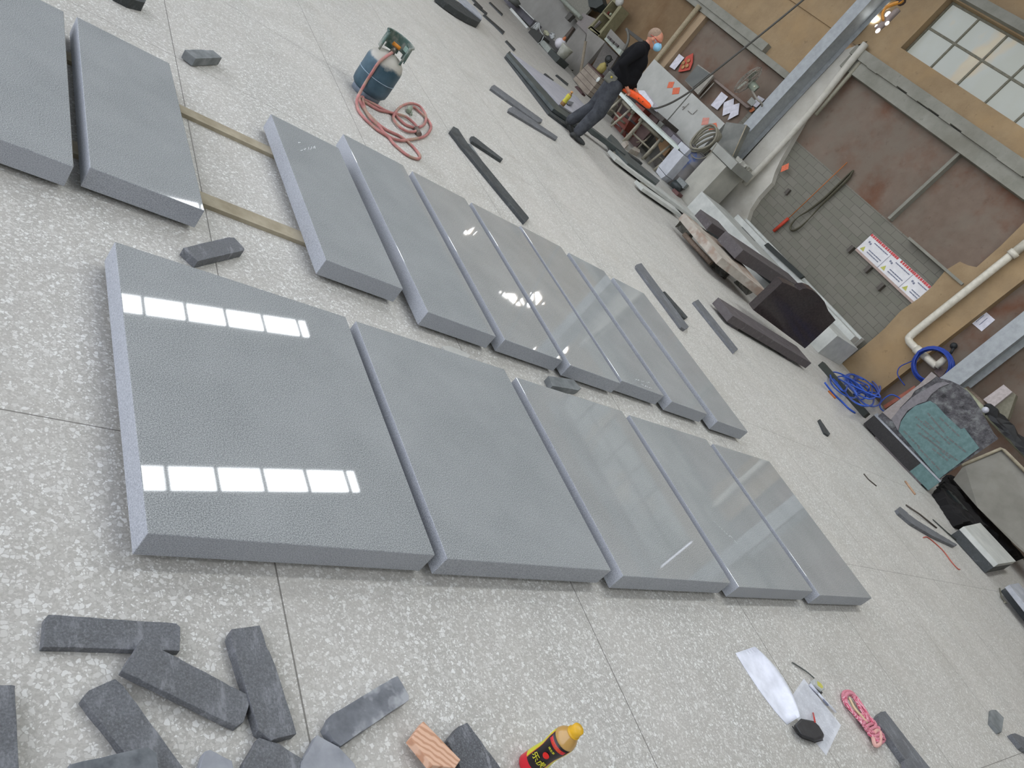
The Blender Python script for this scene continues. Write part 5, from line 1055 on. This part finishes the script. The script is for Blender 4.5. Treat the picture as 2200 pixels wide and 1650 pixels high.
MB().tube([gc+Vector((.1385*math.cos(a), .1385*math.sin(a), .165)) for a in [2*PI*i/36 for i in range(36)]], .0022, 6, closed=True).build('weld_line', plain('pale_weld', (160, 178, 190)), gt)['label'] = 'pale weld line'
GRN = mottled('green_collar', (62, 84, 78), (92, 116, 106), 8, .45, .4, 4, 0, 0, (148, 150, 140), 12)
fr_a = math.atan2(-gc.y, -gc.x)      # towards the camera
cl = MB(); ns = 30
for i in range(ns):
    a0 = fr_a+.95+(2*PI-1.9)*i/ns; a1 = fr_a+.95+(2*PI-1.9)*(i+1)/ns
    def rg(a, r_, z): return gc+Vector((r_*math.cos(a), r_*math.sin(a), z))
    lo = .345 if (i % 10) > 2 else .375; hi = .465
    cl.add([rg(a0, .108, lo), rg(a1, .108, lo), rg(a1, .104, hi), rg(a0, .104, hi), rg(a0, .101, lo), rg(a1, .101, lo), rg(a1, .097, hi), rg(a0, .097, hi)], [(0, 1, 2, 3), (5, 4, 7, 6), (3, 2, 6, 7), (0, 4, 5, 1), (0, 3, 7, 4), (1, 5, 6, 2)], 0, False)
cl.build('collar', GRN, gt)
MB().tube([gc+Vector((.105*math.cos(a), .105*math.sin(a), .466)) for a in [fr_a+.95+(2*PI-1.9)*i/30 for i in range(31)]], .008, 8).build('collar_rim', GRN, gt)
for s_ in (-1, 1):
    a = fr_a+s_*.95; MB().tube([gc+Vector((.104*math.cos(a), .104*math.sin(a), z)) for z in (.33, .40, .466)], .008, 6).build('collar_post', GRN, gt)
MB().tube([gc+up*.34, gc+up*.40], .02, 12).tube([gc+up*.385, gc+up*.385+Vector((math.cos(fr_a), math.sin(fr_a), -.1))*.07], .016, 10).build('valve', plain('grey_brass', (110, 106, 98), .4, .5, .6), gt)
MB().tube([gc+up*.41-UF*.03, gc+up*.41+UF*.03], .014, 8).build('valve_handle', plain('orange_handle', (206, 132, 44)), gt)['label'] = 'orange handle'
MB().box(gc+Vector((.085*math.cos(fr_a+2.3), .085*math.sin(fr_a+2.3), .42)), (.004, .04, .035), fr_a+2.3).build('sticker', plain('mint_sticker', (160, 186, 172)), gt)
HZ_ = mottled('pink_red_hose', (160, 104, 98), (196, 134, 128), 10, .6, .4, 4, 0, 0, (158, 140, 118), 9)
hs = thing('gas_hose', 'dusty pink rubber gas hose running from the cylinder into loose loops on the floor', 'hose', G(850, 280))
def zp(l, z=.011): return [G(740+x/10, 180+y/10, z if not callable(z) else z(i)) for i, (x, y) in enumerate(l)]
vt = gc+up*.372+Vector((math.cos(fr_a), math.sin(fr_a), 0))*.075
A1 = [vt, VP(822, 126, vt, vt+UF)]
fall = [vt]+[VP(x, y, gc-UL*.15, gc-UL*.15+UF) for x, y in ((816, 132), (800, 155), (784, 180))]
pa = [(265, 420), (300, 560), (380, 680), (480, 790), (600, 900), (720, 1000), (850, 1080), (960, 1160), (1060, 1290), (1180, 1400), (1300, 1500), (1420, 1570), (1540, 1610), (1610, 1600), (1625, 1550), (1580, 1480), (1500, 1380), (1400, 1280), (1300, 1200), (1180, 1120), (1050, 1060), (920, 1000), (800, 920), (700, 840), (600, 740), (500, 640), (420, 540), (360, 430), (320, 330), (345, 290)]
MB().tube(smooth_path(fall+[G(769, 208, .04)]+zp(pa), 4), .0105, 8).build('hose', HZ_, hs)
pb_ = [(345, 290), (400, 290), (400, 380), (460, 590), (600, 790), (760, 930), (850, 1050), (950, 1130), (1080, 1190), (1230, 1220), (1400, 1200), (1600, 1170), (1750, 1110), (1850, 980), (1850, 870), (1780, 760), (1700, 680), (1600, 590), (1500, 510), (1440, 500)]
MB().tube(smooth_path(zp(pb_, .014), 4), .0105, 8).build('hose', HZ_, hs)
pc_ = [(400, 330), (560, 400), (700, 470), (850, 560), (1000, 620), (1130, 650), (1300, 700), (1430, 790), (1540, 900), (1560, 980), (1500, 1030), (1350, 1020), (1200, 940), (1100, 830), (1050, 720), (1100, 610), (1200, 500), (1320, 440), (1450, 420), (1600, 470), (1700, 580), (1750, 700), (1740, 820), (1680, 900), (1590, 940)]
MB().tube(smooth_path(zp(pc_, .016), 4), .0105, 8).build('hose', HZ_, hs)
pd_ = [(420, 370), (620, 500), (760, 570), (900, 600), (1050, 640), (1180, 760), (1300, 870), (1420, 920), (1520, 960), (1560, 1000)]
MB().tube(smooth_path(zp(pd_, .012), 4), .0105, 8).build('hose', HZ_, hs)
MB().tube(zp([(1540, 960), (1610, 1090)], .02), .020, 10).build('torch_nozzle', mottled('grimy_nozzle', (96, 84, 76), (140, 128, 116), 20), hs)
MB().tube(zp([(1440, 500), (1400, 540), (1370, 590)], .018), [.012, .022, .016], 8).tube(zp([(1400, 560), (1440, 620), (1440, 670)], .018), .009, 6).build('connector', mottled('green_grey_brass', (120, 130, 112), (150, 158, 140), 20), hs)
# ================================================================== drink bottle in the foreground
T_ = G(1243, 1566, .208); bo_ = Vector((T_.x, T_.y, 0)); print('bottle', bo_)
db = thing('sports_drink_bottle', 'yellow-capped drink bottle with a black, red and yellow label in the foreground', 'bottle', bo_)
BR = .0335; to = -bo_.normalized(); fa = math.atan2(to.y, to.x)+.10
LAB = N('label_print', .35, .5)
_g = LAB.n('ShaderNodeSeparateXYZ'); LAB.l(LAB.tc.outputs['Object'], _g.inputs[0])
_an = LAB.math('ARCTAN2', _g.outputs[1], _g.outputs[0]); 
_df = LAB.math('PINGPONG', LAB.math('ABSOLUTE', LAB.math('SUBTRACT', _an, fa)), PI)
_st = LAB.math('ADD', _df, LAB.math('MULTIPLY', LAB.math('SUBTRACT', _g.outputs[2], .09), -3.0))
_blk = LAB.math('LESS_THAN', _st, .92)
_c = LAB.mix(_blk, (206, 204, 42), (34, 28, 30))
_edge = LAB.math('MULTIPLY', LAB.math('LESS_THAN', _st, 1.0), LAB.math('GREATER_THAN', _st, .92)); _c = LAB.mix(_edge, _c, (196, 66, 40))
_red = LAB.math('LESS_THAN', _g.outputs[2], .036); _c = LAB.mix(_red, _c, (206, 34, 50))
_rb = LAB.math('MULTIPLY', LAB.math('MULTIPLY', LAB.math('GREATER_THAN', _g.outputs[2], .134), LAB.math('LESS_THAN', _g.outputs[2], .146)), LAB.math('LESS_THAN', _df, .9)); _c = LAB.mix(_rb, _c, (200, 40, 48))
LAB.col(_c)
MB().lathe(bo_, [(.028, .0), (BR, .004), (BR, .012), (BR-.001, .05), (BR-.004, .085), (BR-.004, .10), (BR-.0005, .13), (BR, .155)], 48).build('label_sleeve', LAB.m, db)['label'] = 'black, red and yellow printed sleeve'
JU = N('amber_drink', .18, .6); JU.col((190, 150, 84)); JU.b.inputs['Transmission Weight'].default_value = .0
MB().lathe(bo_, [(BR, .155), (BR-.0008, .158), (BR-.003, .166), (BR-.009, .176), (BR-.015, .183), (.0155, .188)], 48).build('shoulder', JU.m, db)
MB().lathe(bo_, [(.0185, .186), (.0195, .187), (.0195, .190), (.0165, .1905), (.0165, .192), (.0168, .193), (.0165, .2085), (.0150, .2105), (.004, .2112)], 40).build('cap', plain('yellow_cap', (226, 176, 44), .35), db, bevel=0)['label'] = 'yellow screw cap'
def bent_text(txt, size, zc, ang, rad, mat, name='print'):
    cu = bpy.data.curves.new('t', 'FONT'); cu.body = txt; cu.size = size; cu.align_x = 'CENTER'; cu.align_y = 'CENTER'; cu.extrude = .0002; cu.resolution_u = 2
    o = bpy.data.objects.new('t', cu); COL.objects.link(o); bpy.context.view_layer.update()
    me = bpy.data.meshes.new_from_object(o.evaluated_get(bpy.context.evaluated_depsgraph_get())); bpy.data.objects.remove(o)
    for v in me.vertices:
        a = ang+v.co.x/rad; r_ = rad+.0006+v.co.z; v.co = Vector((r_*math.cos(a), r_*math.sin(a), zc+v.co.y))
    me.name = name; me.materials.clear(); me.materials.append(mat); q = bpy.data.objects.new(name, me); COL.objects.link(q); q.parent = db; return q
YP = plain('label_yellow', (220, 214, 60), .4); OP = plain('label_orange', (226, 120, 40), .4)
bent_text('乐虎', .024, .066, fa, BR-.001, YP); bent_text('HI-TIGER', .0085, .140, fa, BR, OP); bent_text('维生素', .0075, .122, fa, BR-.0005, YP)
dd = MB(); 
for i in range(18):
    a0 = 2*PI*i/18
dsk = [(math.cos(2*PI*i/18)*.0095, math.sin(2*PI*i/18)*.0095) for i in range(18)]
dv = [bo_+Vector(((BR-.0005)*math.cos(fa+.05+x/BR), (BR-.0005)*math.sin(fa+.05+x/BR), .098+y)) for x, y in dsk]
dd.add(dv, [list(range(18))]); dd.build('red_badge', plain('badge_red', (214, 40, 34), .4), db)['label'] = 'red round badge'
# ================================================================== papers, pouch, tape, pens, rope at the lower right
def grid(mb, rows, th=.0004, mi=0):
    R_, C_ = len(rows), len(rows[0]); vs = [p for r_ in rows for p in r_]; k = len(vs); vs += [p-Vector((0, 0, th)) for p in vs]; fs = []
    for i in range(R_-1):
        for j_ in range(C_-1):
            a = i*C_+j_; q = [a, a+1, a+C_+1, a+C_]; fs.append(q); fs.append([x+k for x in reversed(q)])
    bd = [(0, j_, 0, j_+1) for j_ in range(C_-1)]+[(i, C_-1, i+1, C_-1) for i in range(R_-1)]+[(R_-1, j_+1, R_-1, j_) for j_ in range(C_-1)]+[(i+1, 0, i, 0) for i in range(R_-1)]
    for (i, j_, i2, j2) in bd: a, b_ = i*C_+j_, i2*C_+j2; fs.append([a, a+k, b_+k, b_])
    mb.add(vs, fs, mi, True); return mb
WP = plain('bright_paper', (226, 228, 236), .7)
rows = []
for i in range(13):
    t_ = i/12
    def q3(a, b_, c_, t_): return tuple((1-t_)**2*a[k]+2*t_*(1-t_)*b_[k]+t_*t_*c_[k] for k in (0, 1))
    lx = q3((1580, 1403), (1642, 1507), (1691, 1557), t_); rx = q3((1622, 1389), (1698, 1452), (1719, 1539), t_)
    r_ = []
    for j_ in range(9):
        s_ = j_/8; x = lx[0]+(rx[0]-lx[0])*s_; y = lx[1]+(rx[1]-lx[1])*s_; r_.append(G(x, y, .0015+.045*s_**1.6))
    rows.append(r_)
solid('paper_sheet', grid(MB(), rows), WP, 'blank white paper sheet curling up at its right edge, left of the black pouch', 'paper')
ps = thing('paper_sheet', 'printed white paper lying flat under the black pouch and the white pen', 'paper', G(1750, 1540))
q = [(1727, 1458), (1807, 1558), (1775, 1623), (1690, 1512)]
MB().prism([G(x, y, .0012) for x, y in q], .001).build('sheet', plain('matt_paper', (214, 216, 220), .8), ps)
ln = MB(); a, b_, c_, d_ = [G(x, y, .0017) for x, y in q]
for k in range(30):
    t_ = .06+.88*k/30; s0 = a+(d_-a)*t_; s1 = b_+(c_-b_)*t_; v_ = .06
    while v_ < .9: wv = random.uniform(.03, .16); p0 = s0+(s1-s0)*v_; p1 = s0+(s1-s0)*min(.94, v_+wv); w2 = (d_-a)*.006; ln.add([p0, p1, p1+w2, p0+w2], [(0, 1, 2, 3)]); v_ += wv+.02
ln.build('print', plain('fine_print_grey', (176, 178, 184), .8), ps)
pz = .030
po = MB(); po.prism([G(x, y, pz) for x, y in ((1708, 1556), (1722, 1543), (1748, 1548), (1760, 1560), (1770, 1577), (1766, 1585), (1750, 1590), (1722, 1580))], [G(x, y, .003) for x, y in ((1704, 1560), (1718, 1546), (1750, 1552), (1762, 1564), (1772, 1580), (1768, 1590), (1750, 1596), (1720, 1586))])
pch = thing('zip_pouch', 'black zipped leather pouch lying on the printed paper', 'pouch', G(1740, 1570, .003))
po.build('case', mottled('black_leather', (46, 46, 48), (60, 60, 62), 30, .45), pch, bevel=.008, seg=3)
MB().tube([G(x, y, .017) for x, y in ((1702, 1560), (1712, 1576), (1724, 1586), (1750, 1595), (1768, 1590))], .0018, 6).build('zip', plain('zip_black', (28, 28, 30), .4), pch)
solid('red_pen', MB().tube([G(1747, 1532, .008), G(1751, 1551, .033)], .0035, 8), plain('red_pen_plastic', (206, 70, 62), .4), 'short red pen sticking out under the black pouch', 'pen')
wp_ = thing('marker_pen', 'white marker pen lying along the edge of the printed paper', 'pen', G(1768, 1500))
MB().tube([G(1742, 1472, .010), G(1772, 1505, .010), G(1796, 1530, .010)], [.0055, .0055, .005], 12).build('barrel', plain('pen_white', (218, 220, 226), .35), wp_)
MB().tube([G(1740, 1470, .010), G(1757, 1489, .010)], .0066, 12).build('cap', plain('pen_cap', (204, 206, 214), .35), wp_)
MB().tube([G(1768, 1503, .0125), G(1779, 1516, .0125)], .0042, 6).build('print', INK, wp_)
tm = thing('tape_measure', 'small tape measure with yellow face and black wrist strap beside the papers', 'tape measure', G(1760, 1475))
tq = [(1748, 1459), (1757, 1460), (1770, 1471), (1773, 1480), (1766, 1484), (1750, 1470)]
MB().prism([G(x, y, .024) for x, y in tq], .023).build('case', plain('tape_case', (188, 190, 186), .4), tm, bevel=.004)
MB().prism([G(x, y, .0252) for x, y in ((1756, 1463), (1764, 1468), (1769, 1476), (1766, 1479), (1757, 1472))], .002).build('face', plain('tape_yellow', (206, 200, 96), .4), tm)['label'] = 'yellow face'
MB().prism([G(x, y, .014) for x, y in ((1750, 1474), (1757, 1478), (1768, 1488), (1764, 1492), (1752, 1480))], .012).build('grip', plain('tape_black', (48, 50, 52), .5), tm)
MB().tube(smooth_path([G(1749, 1457, .008), G(1738, 1447, .008), G(1724, 1437, .006), G(1705, 1425, .006), G(1702, 1424, .006)], 4), .0032, 6).build('strap', plain('strap_grey', (92, 96, 92)), tm)['label'] = 'black wrist strap'
def z2(l, z=.008): return [G(1500+x/3.143, 1350+y/3.143, z) for x, y in l]
PK = N('pink_rope', .85, .2); _w = PK.n('ShaderNodeTexWave'); _w.inputs['Scale'].default_value = 60; _w.inputs['Distortion'].default_value = 3; PK.l(PK.coord(), _w.inputs['Vector'])
PK.col(PK.ramp(_w.outputs['Fac'], [(.2, (206, 92, 116)), (.6, (228, 140, 158)), (.9, (240, 196, 200))])); PK.bump(_w.outputs['Fac'], .6, .004)
rp = thing('rope_bundle', 'pink rope folded into a bundle with a knotted end, right of the papers', 'rope', G(1855, 1545))
random.seed(11)
for k, (l, z) in enumerate((([(1240, 700), (1150, 640), (1080, 590), (1020, 540), (985, 490), (980, 440), (1010, 425), (1050, 445), (1090, 510), (1140, 580), (1200, 660)], .010), ([(1200, 720), (1110, 640), (1040, 560), (1000, 500), (1000, 455), (1025, 445), (1060, 480), (1100, 550), (1150, 620)], .020), ([(1180, 640), (1130, 560), (1085, 490), (1050, 450), (1010, 440), (990, 470)], .024))):
    MB().tube(smooth_path(z2(l, z), 4), .0085, 8).build('strand', PK.m, rp)
MB().tube(smooth_path(z2([(1020, 470), (1035, 500), (1060, 545), (1100, 590), (1140, 640)], .026), 4), .006, 6).build('core_strand', plain('cream_cord', (216, 196, 156), .8), rp)['label'] = 'cream cord'
kn = MB()
for k in range(7):
    t_ = k/6; cx, cy = 1120+110*t_, 600+150*t_; r0 = 38+16*math.sin(PI*t_)
    kn.tube(smooth_path([G(1500+(cx+r0*math.cos(a)*.8+random.uniform(-4, 4))/3.143, 1350+(cy-r0*math.sin(a)*.55+random.uniform(-4, 4))/3.143, .012+.016*(.5+.5*math.sin(a*2+k))) for a in [2*PI*i/8 for i in range(8)]], 3, True), .0075, 7, closed=True)
kn.build('knot', PK.m, rp)
MB().tube(smooth_path(z2([(1190, 700), (1215, 690), (1230, 720), (1225, 780), (1195, 790), (1180, 740)], .028), 3), .009, 7).build('core_strand', plain('cream_pink_cord', (222, 172, 160), .8), rp)['label'] = 'cream pink cord end'
# ================================================================== end
